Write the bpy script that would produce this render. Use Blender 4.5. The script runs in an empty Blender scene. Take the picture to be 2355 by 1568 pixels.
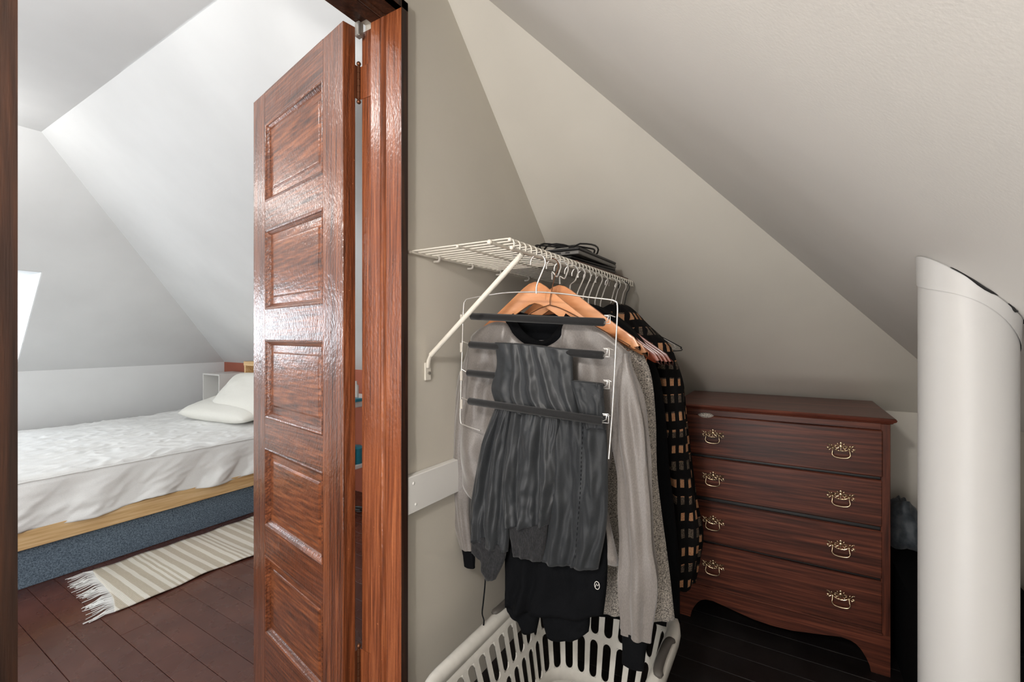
import bpy, math, random
from mathutils import Vector, noise, Matrix
random.seed(7)
S = bpy.context.scene
COL = S.collection
# ------------------------------------------------------------------ camera
F, CX, HY = 1040.0, 1177.5, 771.0          # focal length and horizon row, in pixels of 2355 x 1568
YAW = math.radians(31.3)
CY, SY = math.cos(YAW), math.sin(YAW)
CZ = 1.22                                   # eye height over the bedroom floor
cam_d = bpy.data.cameras.new('camera'); cam = bpy.data.objects.new('camera', cam_d); COL.objects.link(cam)
cam.location = (0, 0, CZ); cam.rotation_euler = (math.pi/2, 0, YAW - math.pi/2)
cam_d.sensor_width = 36; cam_d.lens = F/2355*36; cam_d.shift_y = -(784-HY)/2355; cam_d.clip_start = .02
S.camera = cam
# ------------------------------------------------------------------ world, lamps, exposure
W = bpy.data.worlds.new('sky'); S.world = W; W.use_nodes = True
W.node_tree.nodes['Background'].inputs[0].default_value = (.85, .92, 1, 1)
W.node_tree.nodes['Background'].inputs[1].default_value = 3.0
S.view_settings.view_transform = 'Standard'; S.view_settings.look = 'None'
S.view_settings.gamma = 1; S.view_settings.use_curve_mapping = False
S.view_settings.exposure = 0.0
def area(name, loc, direction, sx, sy, power, col):
    d = bpy.data.lights.new(name, 'AREA'); d.shape = 'RECTANGLE'; d.size = sx; d.size_y = sy
    d.energy = power; d.color = col
    o = bpy.data.objects.new(name, d); COL.objects.link(o); o.location = loc
    o.rotation_euler = Vector(direction).to_track_quat('-Z', 'Y').to_euler(); return o
def bulb(name, loc, r, power, col):
    d = bpy.data.lights.new(name, 'POINT'); d.shadow_soft_size = r; d.energy = power; d.color = col
    o = bpy.data.objects.new(name, d); COL.objects.link(o); o.location = loc; return o
area('window_daylight', (.35, 5.19, CZ+.077), (0, -1, -.03), 1.19, .68, 12, (.88, .94, 1))
area('bedroom_left_fill', (-2.1, 2.6, 1.25), (1, 0, -.05), 1.6, 1.3, 16, (.95, .98, 1))  # added fill from the unseen left side, no window stands there
area('bedroom_front_fill', (-1.1, 1.05, 1.35), (.25, 1, .25), 1.1, 1.1, 56, (.97, .99, 1))  # unseen fill added to brighten the far slope, not a window
bulb('bedroom_near_bulb', (.27, 1.62, CZ+.97), .10, 6, (1, .98, .95))
bulb('bedroom_far_bulb', (.28, 3.35, CZ+.95), .09, 8, (1, .98, .95))
bulb('closet_bulb', (-.38, .30, CZ+.44), .05, 34, (1, .965, .925))
area('closet_fill_light', (-1.5, .25, CZ-.15), (1, -.10, .35), .9, .9, 14, (1, .985, .98))
area('closet_low_fill', (-.9, .35, .28), (.9, -.42, 1), 1.0, .7, 15, (1, .985, .98))  # unseen fill near the floor, added to lift the closet slopes

# ------------------------------------------------------------------ helpers
def lin(c): 
    c = c/255
    return c/12.92 if c <= .04045 else ((c+.055)/1.055)**2.4
def rgb(r, g, b): return (lin(r), lin(g), lin(b), 1)
def px(u, v, X=None, Y=None, z=None):
    """point seen at pixel (u, v) on the plane X=, Y= or z= (z relative to the floor)"""
    a, b = (u-CX)/F, (HY-v)/F
    dx, dy = CY+SY*a, SY-CY*a
    if X is not None: D = X/dx
    elif Y is not None: D = Y/dy
    else: D = (z-CZ)/b
    return Vector((dx*D, dy*D, CZ+b*D))
class MB:
    def __init__(s): s.v = []; s.f = []
    def add(s, vs, fs):
        n = len(s.v); s.v += [tuple(p) for p in vs]; s.f += [tuple(i+n for i in f) for f in fs]; return s
    def box(s, x0, y0, z0, x1, y1, z1, bev=0, M=None):
        if bev <= 0:
            vs = [(x0,y0,z0),(x1,y0,z0),(x1,y1,z0),(x0,y1,z0),(x0,y0,z1),(x1,y0,z1),(x1,y1,z1),(x0,y1,z1)]
            fs = [(0,3,2,1),(4,5,6,7),(0,1,5,4),(1,2,6,5),(2,3,7,6),(3,0,4,7)]
        else:
            vs = []; b = bev
            for x, ix in ((x0,1),(x1,-1)):
                for y, iy in ((y0,1),(y1,-1)):
                    for z, iz in ((z0,1),(z1,-1)):
                        vs += [(x, y+iy*b, z+iz*b), (x+ix*b, y, z+iz*b), (x+ix*b, y+iy*b, z)]
            def I(ix,iy,iz,k): return ((ix*2+iy)*2+iz)*3+k
            fs = []
            for i in (0,1):
                q = [I(i,0,0,0),I(i,1,0,0),I(i,1,1,0),I(i,0,1,0)]; fs.append(q if i else q[::-1])
                q = [I(0,i,0,1),I(1,i,0,1),I(1,i,1,1),I(0,i,1,1)]; fs.append(q[::-1] if i else q)
                q = [I(0,0,i,2),I(1,0,i,2),I(1,1,i,2),I(0,1,i,2)]; fs.append(q if i else q[::-1])
                for j in (0,1):
                    fs.append((I(i,j,0,0),I(i,j,1,0),I(i,j,1,1),I(i,j,0,1)))
                    fs.append((I(i,0,j,0),I(i,1,j,0),I(i,1,j,2),I(i,0,j,2)))
                    fs.append((I(0,i,j,1),I(1,i,j,1),I(1,i,j,2),I(0,i,j,2)))
                    for k in (0,1): fs.append((I(i,j,k,0),I(i,j,k,1),I(i,j,k,2)))
        if M is not None: vs = [M @ Vector(p) for p in vs]
        return s.add(vs, fs)
    def prism(s, pts, d):
        """extrude polygon pts (3D) by vector d"""
        n = len(pts); d = Vector(d)
        vs = [Vector(p) for p in pts] + [Vector(p)+d for p in pts]
        return s.add(vs, [tuple(range(n))[::-1], tuple(range(n, 2*n))] + [(i, (i+1)%n, n+(i+1)%n, n+i) for i in range(n)])
    def tube(s, pts, r, n=8, cap=True, closed=False, flat=None):
        pts = [Vector(p) for p in pts]; m = len(pts)
        rr = r if isinstance(r, (list, tuple)) else [r]*m
        vs = []; up = None
        for i, p in enumerate(pts):
            if closed: t = pts[(i+1)%m]-pts[i-1]
            else: t = pts[min(i+1, m-1)]-pts[max(i-1, 0)]
            t.normalize()
            if up is None:
                up = Vector((0,0,1)) if abs(t.z) < .9 else Vector((1,0,0))
            side = t.cross(up).normalized(); up = side.cross(t).normalized()
            for k in range(n):
                a = 2*math.pi*k/n
                vs.append(p + side*math.cos(a)*rr[i] + up*math.sin(a)*rr[i]*(flat or 1))
        fs = []
        for i in range(m if closed else m-1):
            for k in range(n):
                j = (i+1) % m
                fs.append((i*n+k, i*n+(k+1)%n, j*n+(k+1)%n, j*n+k))
        if cap and not closed:
            fs.append(tuple(range(n))[::-1]); fs.append(tuple((m-1)*n+k for k in range(n)))
        return s.add(vs, fs)
    def ball(s, c, r, n=8, m=5, sc=(1,1,1), M=None):
        vs = []; c = Vector(c)
        for i in range(1, m):
            th = math.pi*i/m
            for k in range(n):
                a = 2*math.pi*k/n
                vs.append(Vector((math.sin(th)*math.cos(a)*r*sc[0], math.sin(th)*math.sin(a)*r*sc[1], math.cos(th)*r*sc[2])))
        vs += [Vector((0,0,r*sc[2])), Vector((0,0,-r*sc[2]))]
        vs = [(M @ p if M else p)+c for p in vs]
        fs = []
        for i in range(m-2):
            for k in range(n): fs.append((i*n+k, (i+1)*n+k, (i+1)*n+(k+1)%n, i*n+(k+1)%n))
        T = (m-1)*n
        for k in range(n):
            fs.append((T, k, (k+1)%n)); fs.append((T+1, (m-2)*n+(k+1)%n, (m-2)*n+k))
        return s.add(vs, fs)
    def rings(s, x0, z0, x1, z1, steps, y0=0, cap=True):
        """rectangular loft in the local xz plane; steps = (inset, y)"""
        vs = []; fs = []
        for k, (ins, y) in enumerate(steps):
            vs += [(x0+ins, y, z0+ins), (x1-ins, y, z0+ins), (x1-ins, y, z1-ins), (x0+ins, y, z1-ins)]
            if k:
                for i in range(4):
                    a = (k-1)*4+i; b = (k-1)*4+(i+1)%4
                    fs.append((a, b, b+4, a+4))
        if cap:
            k = (len(steps)-1)*4; fs.append((k, k+1, k+2, k+3))
        return s.add(vs, fs)
    def build(s, name, m, parent=None, smooth=False, weld=False, sub=0):
        me = bpy.data.meshes.new(name); me.from_pydata(s.v, [], s.f); me.validate(); me.update()
        import bmesh
        bm = bmesh.new(); bm.from_mesh(me)
        if weld: bmesh.ops.remove_doubles(bm, verts=bm.verts, dist=1e-5)
        bmesh.ops.recalc_face_normals(bm, faces=bm.faces); bm.to_mesh(me); bm.free()
        if smooth:
            me.polygons.foreach_set('use_smooth', [True]*len(me.polygons))
            if smooth != 'all':
                try: me.set_sharp_from_angle(angle=math.radians(50))
                except Exception: pass
        me.materials.append(m)
        o = bpy.data.objects.new(name, me); COL.objects.link(o)
        if parent: o.parent = parent
        if sub:
            q = o.modifiers.new('sub', 'SUBSURF'); q.levels = sub; q.render_levels = sub
        return o
def tag(o, label=None, cat=None, group=None, kind=None):
    if label: o['label'] = label
    if cat: o['category'] = cat
    if group: o['group'] = group
    if kind: o['kind'] = kind
    return o
def empty(name, loc=(0,0,0), label=None, cat=None, group=None, kind=None, rz=0):
    o = bpy.data.objects.new(name, None); COL.objects.link(o); o.location = loc; o.rotation_euler = (0,0,rz)
    o.empty_display_size = .05
    return tag(o, label, cat, group, kind)
def inst(name, src, parent=None, loc=(0,0,0), rot=None):
    o = bpy.data.objects.new(name, src.data); COL.objects.link(o); o.location = loc
    if rot: o.rotation_euler = rot
    if parent: o.parent = parent
    return o
def smooth_path(pts, n=6):
    """Catmull-Rom through pts"""
    P = [Vector(p) for p in pts]; P = [2*P[0]-P[1]] + P + [2*P[-1]-P[-2]]; out = []
    for i in range(1, len(P)-2):
        for k in range(n):
            t = k/n; a, b, c, d = P[i-1:i+3]
            out.append(.5*((2*b)+(c-a)*t+(2*a-5*b+4*c-d)*t*t+(3*b-a-3*c+d)*t**3))
    out.append(P[-2]); return out
def curve_at(pts, t):
    P = pts; n = len(P)-1
    x = max(0, min(.99999, t))*n; i = int(x); t = x-i
    a = P[max(i-1,0)] if i else 2*P[0]-P[1]
    b, c = P[i], P[i+1]; d = P[i+2] if i+2 <= n else 2*P[n]-P[n-1]
    return .5*((2*b)+(c-a)*t+(2*a-5*b+4*c-d)*t*t+(3*b-a-3*c+d)*t**3)

# ------------------------------------------------------------------ materials
class NT:
    def __init__(s, name):
        s.m = bpy.data.materials.new(name); s.m.use_nodes = True; s.t = s.m.node_tree; s.b = s.t.nodes['Principled BSDF']
    def n(s, typ, **k):
        o = s.t.nodes.new(typ)
        for a, v in k.items():
            if a.startswith('i_'): 
                key = a[2:]; key = int(key) if key.isdigit() else key.replace('_', ' ')
                o.inputs[key].default_value = v
            else: setattr(o, a, v)
        return o
    def l(s, a, b): s.t.links.new(a, b)
    def coord(s, scale=(1,1,1), rot=(0,0,0), obj=True):
        c = s.n('ShaderNodeTexCoord'); m = s.n('ShaderNodeMapping')
        m.inputs['Scale'].default_value = scale; m.inputs['Rotation'].default_value = rot
        if obj == 'world':
            g = s.n('ShaderNodeNewGeometry'); s.l(g.outputs['Position'], m.inputs[0])
        else: s.l(c.outputs['Object'], m.inputs[0])
        return m.outputs[0]
    def noise(s, vec, scale, detail=3, rough=.5, dist=0):
        o = s.n('ShaderNodeTexNoise', i_Scale=scale, i_Detail=detail, i_Roughness=rough, i_Distortion=dist); s.l(vec, o.inputs['Vector']); return o.outputs['Fac']
    def ramp(s, fac, stops):
        o = s.n('ShaderNodeValToRGB'); s.l(fac, o.inputs[0]); e = o.color_ramp.elements
        while len(e) < len(stops): e.new(.5)
        for q, (p, c) in zip(e, stops): q.position = p; q.color = c
        return o.outputs[0]
    def bump(s, fac, strength, dist=.01):
        o = s.n('ShaderNodeBump', i_Strength=strength, i_Distance=dist); s.l(fac, o.inputs['Height'])
        if s.b.inputs['Normal'].is_linked: s.l(s.b.inputs['Normal'].links[0].from_socket, o.inputs['Normal'])
        s.l(o.outputs[0], s.b.inputs['Normal'])
    def math(s, op, a, b=None):
        o = s.n('ShaderNodeMath', operation=op)
        for i, x in enumerate((a, b)):
            if x is None: continue
            if isinstance(x, (int, float)): o.inputs[i].default_value = x
            else: s.l(x, o.inputs[i])
        return o.outputs[0]
    def mix(s, fac, a, b, mode='MIX'):
        o = s.n('ShaderNodeMix', data_type='RGBA', blend_type=mode)
        for i, x in ((0, fac), (6, a), (7, b)):
            if isinstance(x, (int, float, tuple)): o.inputs[i].default_value = x
            else: s.l(x, o.inputs[i])
        return o.outputs[2]
def paint(name, c, rough=.6, bump=.12, vary=.03):
    t = NT(name); v = t.coord(obj='world')
    n = t.noise(v, 2.2, 4)
    d = tuple(max(0, x*(1-vary*3)) for x in c[:3])+(1,)
    t.l(t.ramp(n, [(.3, d), (.7, c)]), t.b.inputs['Base Color'])
    t.b.inputs['Roughness'].default_value = rough
    t.bump(t.noise(v, 260, 2), bump, .0012); t.bump(t.noise(v, 5, 3), bump*.8, .006)
    return t.m
def wood(name, dark, mid, light, grain=(30,30,1.6), rough=.35, coat=0, coat_rough=.1, bump=.25, flecks=0, ring=9, wear=None, wave=.08):
    t = NT(name); v = t.coord(grain)
    n1 = t.noise(v, 1.0, 5, .6, 1.2)
    w = t.n('ShaderNodeTexWave', wave_type='BANDS', bands_direction='DIAGONAL', i_Scale=ring*.12, i_Distortion=9, i_Detail=3, i_Detail_Scale=.8)
    t.l(v, w.inputs['Vector'])
    v2 = t.coord((grain[0]*6, grain[1]*6, grain[2]*6)); n2 = t.noise(v2, 1.0, 3, .6)
    f = t.math('ADD', t.math('MULTIPLY', n1, .62), t.math('ADD', t.math('MULTIPLY', w.outputs['Fac'], wave), t.math('MULTIPLY', n2, .38-wave)))
    c = t.ramp(f, [(.34, dark), (.5, mid), (.66, light)])
    if wear:
        vw = t.coord((1,1,1), obj='world'); nw = t.noise(vw, 90, 3, .7)
        c = t.mix(t.ramp(nw, [(.70, (0,0,0,1)), (.75, (1,1,1,1))]), c, wear)
    t.l(c, t.b.inputs['Base Color'])
    t.b.inputs['Roughness'].default_value = rough; t.b.inputs['Specular IOR Level'].default_value = .25 if coat else .4
    t.bump(n2, bump, .0012)
    if flecks: t.bump(t.noise(t.coord((1,1,.5), obj='world'), 170, 2, .5), flecks, .0016); t.bump(t.noise(t.coord((1,1,1), obj='world'), 22, 2, .5), flecks*.5, .004)
    if coat:
        t.b.inputs['Coat Weight'].default_value = coat; t.b.inputs['Coat Roughness'].default_value = coat_rough
        if t.b.inputs['Normal'].is_linked: t.l(t.b.inputs['Normal'].links[0].from_socket, t.b.inputs['Coat Normal'])
    return t.m
def fabric(name, a, b, scale=400, rough=.85, bump=.3, sheen=.2, stretch=(1,1,1), big=0, spec=.22):
    t = NT(name); v = t.coord(stretch, obj='world'); n = t.noise(v, scale, 3, .65)
    c = t.ramp(n, [(.35, a), (.65, b)])
    if big:
        nb = t.noise(t.coord((1,1,.35), obj='world'), 14, 3); c = t.mix(t.math('MULTIPLY', nb, big), c, a)
    t.l(c, t.b.inputs['Base Color']); t.b.inputs['Roughness'].default_value = rough
    t.b.inputs['Sheen Weight'].default_value = sheen; t.b.inputs['Specular IOR Level'].default_value = spec
    t.bump(n, bump, .001)
    return t.m
def plain(name, c, rough=.4, metal=0, spec=.5, coat=0):
    t = NT(name); v = t.coord(obj='world'); n = t.noise(v, 60, 2)
    t.l(t.ramp(n, [(.3, tuple(x*.92 for x in c[:3])+(1,)), (.7, c)]), t.b.inputs['Base Color'])
    t.b.inputs['Roughness'].default_value = rough; t.b.inputs['Metallic'].default_value = metal
    t.b.inputs['Specular IOR Level'].default_value = spec; t.b.inputs['Coat Weight'].default_value = coat
    return t.m
M = {}
M['wall_tan'] = paint('warm_grey_wall_paint', rgb(206,200,188), .55)
M['slope_tan'] = paint('warm_white_slope_paint', rgb(216,211,201), .5)
M['slope_white'] = paint('off_white_slope_paint', rgb(232,229,225), .45)
M['bed_white'] = paint('bedroom_white_paint', rgb(226,227,227), .6)
M['terracotta'] = paint('terracotta_paint', rgb(172,98,76), .6)
M['white_trim'] = paint('white_gloss_paint', rgb(232,230,226), .35, .05)
M['door'] = wood('varnished_door_wood', rgb(60,29,14), rgb(110,58,31), rgb(154,90,54), (44,44,1.7), .38, .9, .17, .3, .8, wear=rgb(176,112,74))
M['door_h'] = wood('varnished_rail_wood', rgb(60,29,14), rgb(110,58,31), rgb(154,90,54), (2.0,44,44), .38, .9, .17, .3, .8, wear=rgb(176,112,74))
M['door_p'] = wood('varnished_panel_wood', rgb(66,32,15), rgb(120,65,35), rgb(166,98,58), (3,22,30), .36, .8, .16, .3, .55)
M['jamb'] = wood('varnished_jamb_wood', rgb(80,40,21), rgb(130,70,40), rgb(166,98,60), (46,46,1.6), .32, 1, .16, .35, .5, wear=rgb(190,122,84))
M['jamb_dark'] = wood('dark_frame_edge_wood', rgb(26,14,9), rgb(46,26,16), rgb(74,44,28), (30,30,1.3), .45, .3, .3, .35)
M['dresser'] = wood('dark_cherry_wood_grain', rgb(40,17,11), rgb(80,39,26), rgb(116,62,44), (8,1.3,34), .42, .15, .3, .12)
M['dresser_v'] = wood('dark_cherry_upright_grain', rgb(44,18,11), rgb(84,41,27), rgb(112,60,42), (18,22,1.8), .42, .15, .3, .12)
M['dresser_top'] = wood('worn_cherry_top', rgb(62,28,20), rgb(98,50,37), rgb(124,70,54), (22,1.8,22), .36, .3, .25, .1)
M['oak'] = wood('pale_oak', rgb(190,148,98), rgb(216,180,130), rgb(232,202,158), (1.2,22,22), .5, 0, .2, .1)
M['oak_h'] = wood('pale_oak_headboard', rgb(190,148,98), rgb(216,180,130), rgb(232,202,158), (22,1.4,22), .5, 0, .2, .1)
M['hanger'] = wood('natural_hanger_wood', rgb(182,112,68), rgb(214,146,98), rgb(232,170,124), (30,2.2,9), .35, .5, .2, .05, ring=4)
M['hanger_red'] = wood('red_brown_hanger_wood', rgb(84,30,16), rgb(132,58,36), rgb(158,80,54), (30,2.2,9), .35, .5, .2, .05, ring=4)
M['chrome'] = plain('chrome_wire', (.88,.86,.83,1), .3, .85)
M['white_wire'] = plain('white_coated_wire', rgb(226,220,208), .35)
M['clip_clear'] = plain('pale_plastic_clip', rgb(206,200,190), .3)
M['foam'] = fabric('black_foam', rgb(22,22,23), rgb(34,34,35), 900, .8, .15)
M['brass'] = plain('aged_brass', (.83,.66,.44,1), .25, 1)
M['iron'] = plain('dark_bronze', rgb(120,78,54), .35, .7)
M['steel'] = plain('grey_steel', rgb(170,165,158), .35, .8)
M['black_plastic'] = plain('black_plastic', rgb(26,26,27), .4)
M['silver_plastic'] = plain('silver_laptop_shell', rgb(120,118,116), .35, .6)
M['pipe'] = paint('white_pipe_paint', rgb(183,182,181), .4, .05)
M['basket'] = plain('white_basket_plastic', rgb(222,219,212), .35)
M['basket_grip'] = plain('dark_grey_grip_plastic', rgb(80,76,72), .5)
M['linen'] = fabric('white_cotton', rgb(226,226,224), rgb(240,240,238), 500, .8, .12, .1)
M['pillow'] = fabric('ivory_pillow_cotton', rgb(224,222,214), rgb(238,236,228), 500, .8, .12, .1)
M['blue'] = fabric('blue_grey_felt', rgb(66,80,94), rgb(124,140,154), 170, .95, .4, .1)
M['joggers'] = fabric('charcoal_twill', rgb(34,36,39), rgb(44,47,50), 700, .45, .1, .1, spec=.4)
M['chino'] = fabric('charcoal_cotton', rgb(32,34,37), rgb(42,45,48), 700, .5, .12, .1, spec=.3)
M['rib'] = fabric('charcoal_rib_knit', rgb(26,26,28), rgb(48,48,50), 500, .95, .5, .1, (1,1,.25))
M['black_cloth'] = fabric('black_jersey', rgb(7,8,10), rgb(14,15,18), 500, .9, .2, 0, spec=.1)
M['sweater'] = fabric('taupe_grey_melange', rgb(104,98,94), rgb(126,120,116), 700, .38, .12, .5, (1,1,.3), .15, spec=.5)
M['heather'] = fabric('salt_and_pepper_knit', rgb(62,58,57), rgb(220,211,200), 300, .95, .6, .2, (1,1,1.3))
M['paper'] = plain('white_paper', rgb(226,222,216), .7)
M['carton'] = paint('beige_carton', rgb(170,158,144), .8)
M['greybag'] = fabric('grey_blue_plastic_bag', rgb(62,68,74), rgb(88,94,100), 30, .4, .4)
M['teal'] = plain('teal_plastic', rgb(40,130,150), .4)
M['glass'] = plain('glass', (.9,.95,1,1), .05); M['glass'].node_tree.nodes['Principled BSDF'].inputs['Transmission Weight'].default_value = 1
M['brown_board'] = wood('brown_hardboard', rgb(60,36,26), rgb(84,54,40), rgb(100,66,50), (12,3,12), .6)
def plaid_mat():
    t = NT('buffalo_plaid_flannel'); g = t.n('ShaderNodeTexCoord'); s = t.n('ShaderNodeSeparateXYZ'); t.l(g.outputs['Object'], s.inputs[0])
    warp = t.noise(t.coord(obj='world'), 7, 1)
    def band(o, per, duty, ph):
        a = t.math('ADD', t.math('MULTIPLY', o, 1/per), t.math('ADD', t.math('MULTIPLY', warp, .5), ph))
        return t.math('LESS_THAN', t.math('FRACT', a), duty)
    h = t.math('ADD', s.outputs[1], t.math('MULTIPLY', s.outputs[0], -.8))
    A = band(h, .033, .5, .1); B = band(s.outputs[2], .052, .5, .3)
    nn = t.noise(t.coord(obj='world'), 500, 2)
    tan = t.ramp(nn, [(.3, rgb(150,100,72)), (.7, rgb(206,160,120))])
    grey = t.ramp(nn, [(.4, rgb(30,28,28)), (.6, rgb(120,106,92))])
    blk = t.ramp(nn, [(.3, rgb(14,14,15)), (.7, rgb(24,22,22))])
    rust = t.ramp(nn, [(.3, rgb(66,34,22)), (.7, rgb(96,52,36))])
    alt = band(s.outputs[2], .104, .5, .3)
    light = t.mix(alt, tan, grey)
    col = t.mix(A, t.mix(B, blk, blk), t.mix(B, rust, light))
    col = t.mix(t.math('MULTIPLY', A, t.math('SUBTRACT', 1, B)), col, blk)
    t.l(col, t.b.inputs['Base Color']); t.b.inputs['Roughness'].default_value = .95; t.b.inputs['Specular IOR Level'].default_value = .12; t.bump(nn, .3, .001); return t.m
M['plaid'] = plaid_mat()
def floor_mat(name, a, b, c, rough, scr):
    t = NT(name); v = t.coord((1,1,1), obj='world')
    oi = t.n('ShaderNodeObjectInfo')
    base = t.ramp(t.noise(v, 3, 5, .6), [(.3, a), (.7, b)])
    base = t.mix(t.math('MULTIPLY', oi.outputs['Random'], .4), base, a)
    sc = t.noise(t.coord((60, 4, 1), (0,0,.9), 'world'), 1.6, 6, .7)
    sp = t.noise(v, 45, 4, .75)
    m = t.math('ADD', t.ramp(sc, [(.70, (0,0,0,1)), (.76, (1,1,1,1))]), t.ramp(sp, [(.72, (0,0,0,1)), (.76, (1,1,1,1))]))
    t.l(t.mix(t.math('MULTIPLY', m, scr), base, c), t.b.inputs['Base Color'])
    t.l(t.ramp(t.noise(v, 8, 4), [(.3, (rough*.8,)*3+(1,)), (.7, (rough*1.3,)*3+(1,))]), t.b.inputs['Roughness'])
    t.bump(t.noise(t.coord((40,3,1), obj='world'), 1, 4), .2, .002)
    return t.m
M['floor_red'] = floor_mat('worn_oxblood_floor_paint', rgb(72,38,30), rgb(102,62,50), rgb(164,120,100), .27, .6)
M['floor_dark'] = floor_mat('dark_brown_floor', rgb(13,6,6), rgb(21,10,8), rgb(44,26,20), .65, .25)  # closet boards get a far darker base colour than the bedroom boards
def rug_mat():
    t = NT('striped_cotton_rug'); g = t.n('ShaderNodeTexCoord'); s = t.n('ShaderNodeSeparateXYZ'); t.l(g.outputs['Object'], s.inputs[0])
    x = t.math('ADD', s.outputs[0], t.math('MULTIPLY', t.noise(t.coord(obj='world'), 9, 2), .006))
    fr = t.math('FRACT', t.math('MULTIPLY', x, 1/.30))
    # a group of wide bands and three narrow ones in each repeat
    st = [(0,0),(.06,1),(.17,0),(.24,1),(.36,0),(.43,1),(.53,0),(.60,1),(.64,0),(.68,1),(.72,0),(.76,1),(.80,0),(.87,1),(.97,0)]
    r = t.n('ShaderNodeValToRGB'); r.color_ramp.interpolation = 'CONSTANT'; e = r.color_ramp.elements
    while len(e) < len(st): e.new(.5)
    A, B = rgb(224,219,208), rgb(188,176,156)
    for q, (p, k) in zip(e, st): q.position = p; q.color = B if k else A
    t.l(fr, r.inputs[0])
    n = t.noise(t.coord((1,.2,1), obj='world'), 300, 2)
    c = t.mix(t.math('MULTIPLY', n, .3), r.outputs[0], rgb(240,236,226)); t.l(c, t.b.inputs['Base Color'])
    t.b.inputs['Roughness'].default_value = .95
    w = t.n('ShaderNodeTexWave', bands_direction='X', i_Scale=60); t.l(t.coord(), w.inputs['Vector']); t.bump(w.outputs['Fac'], .4, .002); return t.m
M['rug'] = rug_mat()

# ------------------------------------------------------------------ room shell
WY0, WY1 = .82, .95                          # the wall between closet and bedroom
K1 = 1.905; SL = .957                        # closet slope over the dresser: z = K1 - SL*x (over the eye)
def zP1(x): return CZ + K1 - SL*x
def zP2(y): return CZ + .275 + .923*y
CF = .16                                     # closet floor level
KX, KZ = 2.303, zP1(2.303)
def struct(name, mb, m, label, cat, parent=None, **k):
    return tag(mb.build(name, m, parent, **k), label, cat, None, 'structure')
def slab(poly, t, up=None):
    """a slab whose visible face is poly, thickened by t away from the room"""
    p = [Vector(q) for q in poly]; n = (p[1]-p[0]).cross(p[2]-p[0]).normalized()
    if n.dot(Vector(up)) < 0: n = -n
    return MB().prism(p, n*t)
JX0, JX1 = .1575, .7986                      # clear opening between the jamb faces
HZ = CZ + .797
w = MB()
w.box(JX1+.02, WY0, 0, 2.6, WY1, 2.62); w.box(-2.2, WY0, 0, JX0-.02, WY1, 2.62); w.box(JX0-.02, WY0, HZ+.02, JX1+.02, WY1, 2.62)
struct('wall_left', w, M['wall_tan'], 'warm grey wall beside the doorway carrying the wire shelf', 'wall')
struct('wall_back', MB().box(KX, -.9, CF, KX+.08, WY0, KZ+.02), M['slope_tan'], 'low knee wall behind the wooden dresser', 'wall')
struct('wall_right', MB().box(-1.6, -.70, CF, KX, -.622, zP2(-.622)+.02), M['slope_tan'], 'low knee wall under the big slope behind the pipe', 'wall')
struct('wall_rear', MB().box(-1.68, -.7, 0, -1.6, WY0, 2.62), M['wall_tan'], 'warm grey wall closing the closet behind the viewer', 'wall')
yb = (K1-.275)/.923
def yB(x): return yb - SL/.923*x
xw = (yb-WY0)*.923/SL
struct('ceiling', slab([(xw, WY0, zP1(xw)), (KX, WY0, KZ), (KX, yB(KX), KZ), (xw, yB(xw), zP1(xw))][:3], .06, (1,0,1)),
       M['slope_tan'], 'tan triangular sloped ceiling above the dresser and the hanging clothes', 'ceiling')
struct('ceiling', slab([(-1.6, WY0, zP2(WY0)), (xw, WY0, zP2(WY0)), (KX, yB(KX), KZ), (-1.6, yB(KX), KZ)], .06, (0,-1,1)),
       M['slope_white'], 'large off-white sloped ceiling on the right pierced by the white pipe', 'ceiling')
# bedroom
BX, BZ, BY = 2.40, CZ-.269, 4.87; FX, FY, FZ = .796, 3.575, CZ+1.142
struct('wall_bedroom_right', MB().box(BX, WY1, 0, BX+.08, BY, BZ+.02), M['terracotta'], 'terracotta painted knee wall at the head of the bed', 'wall')
struct('wall_bedroom_far', MB().box(-2.2, BY, 0, BX+.1, BY+.08, BZ+.001), M['bed_white'], 'white knee wall running behind the bed', 'wall')
struct('wall_bedroom_left', MB().box(-2.28, WY1, 0, -2.2, BY, 2.5), M['bed_white'], 'white bedroom wall out of view on the left', 'wall')
SEAM = 2.46
o = 0
struct('ceiling', slab([(FX, SEAM, FZ), (BX, SEAM, BZ), (BX, BY, BZ), (FX, FY, FZ)], .06, (1,0,1)), M['bed_white'], 'white bedroom slope above the head of the bed, beyond the faint seam', 'ceiling')
struct('ceiling', slab([(FX-.004, WY1, FZ-.005), (BX-.004, WY1, BZ-.005), (BX-.004, SEAM, BZ-.005), (FX-.004, SEAM, FZ-.005)], .06, (1,0,1)), M['bed_white'], 'white bedroom slope behind the open door, up to the faint seam', 'ceiling')
struct('ceiling', MB().box(-2.2, WY1, FZ, FX+.01, FY+.02, FZ+.06), M['bed_white'], 'flat white bedroom ceiling at the upper left', 'ceiling')
def P4(x, y): return (x, y, BZ + (BY-y)*(FZ-BZ)/(BY-FY))
DX0, DX1, DY = -.25, .949, 4.235
d = MB(); nrm = Vector((0, FZ-BZ, BY-FY)).normalized()*.06
d.prism([P4(DX1, FY+(DX1-FX)*(BY-FY)/(BX-FX)), P4(BX, BY), P4(DX1, BY)], nrm)
d.prism([P4(DX0, FY), P4(FX, FY), P4(DX1, FY+(DX1-FX)*(BY-FY)/(BX-FX)), P4(DX1, DY), P4(DX0, DY)], nrm)
d.prism([P4(-2.2, FY), P4(DX0, FY), P4(DX0, BY), P4(-2.2, BY)], nrm)
struct('ceiling', d, M['bed_white'], 'white far bedroom slope above the long side of the bed, cut by the dormer', 'ceiling')
dz = P4(0, DY)[2]; WYn = 5.25
d = MB().box(DX1, DY-.0, BZ, DX1+.04, WYn, dz+.04)
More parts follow.
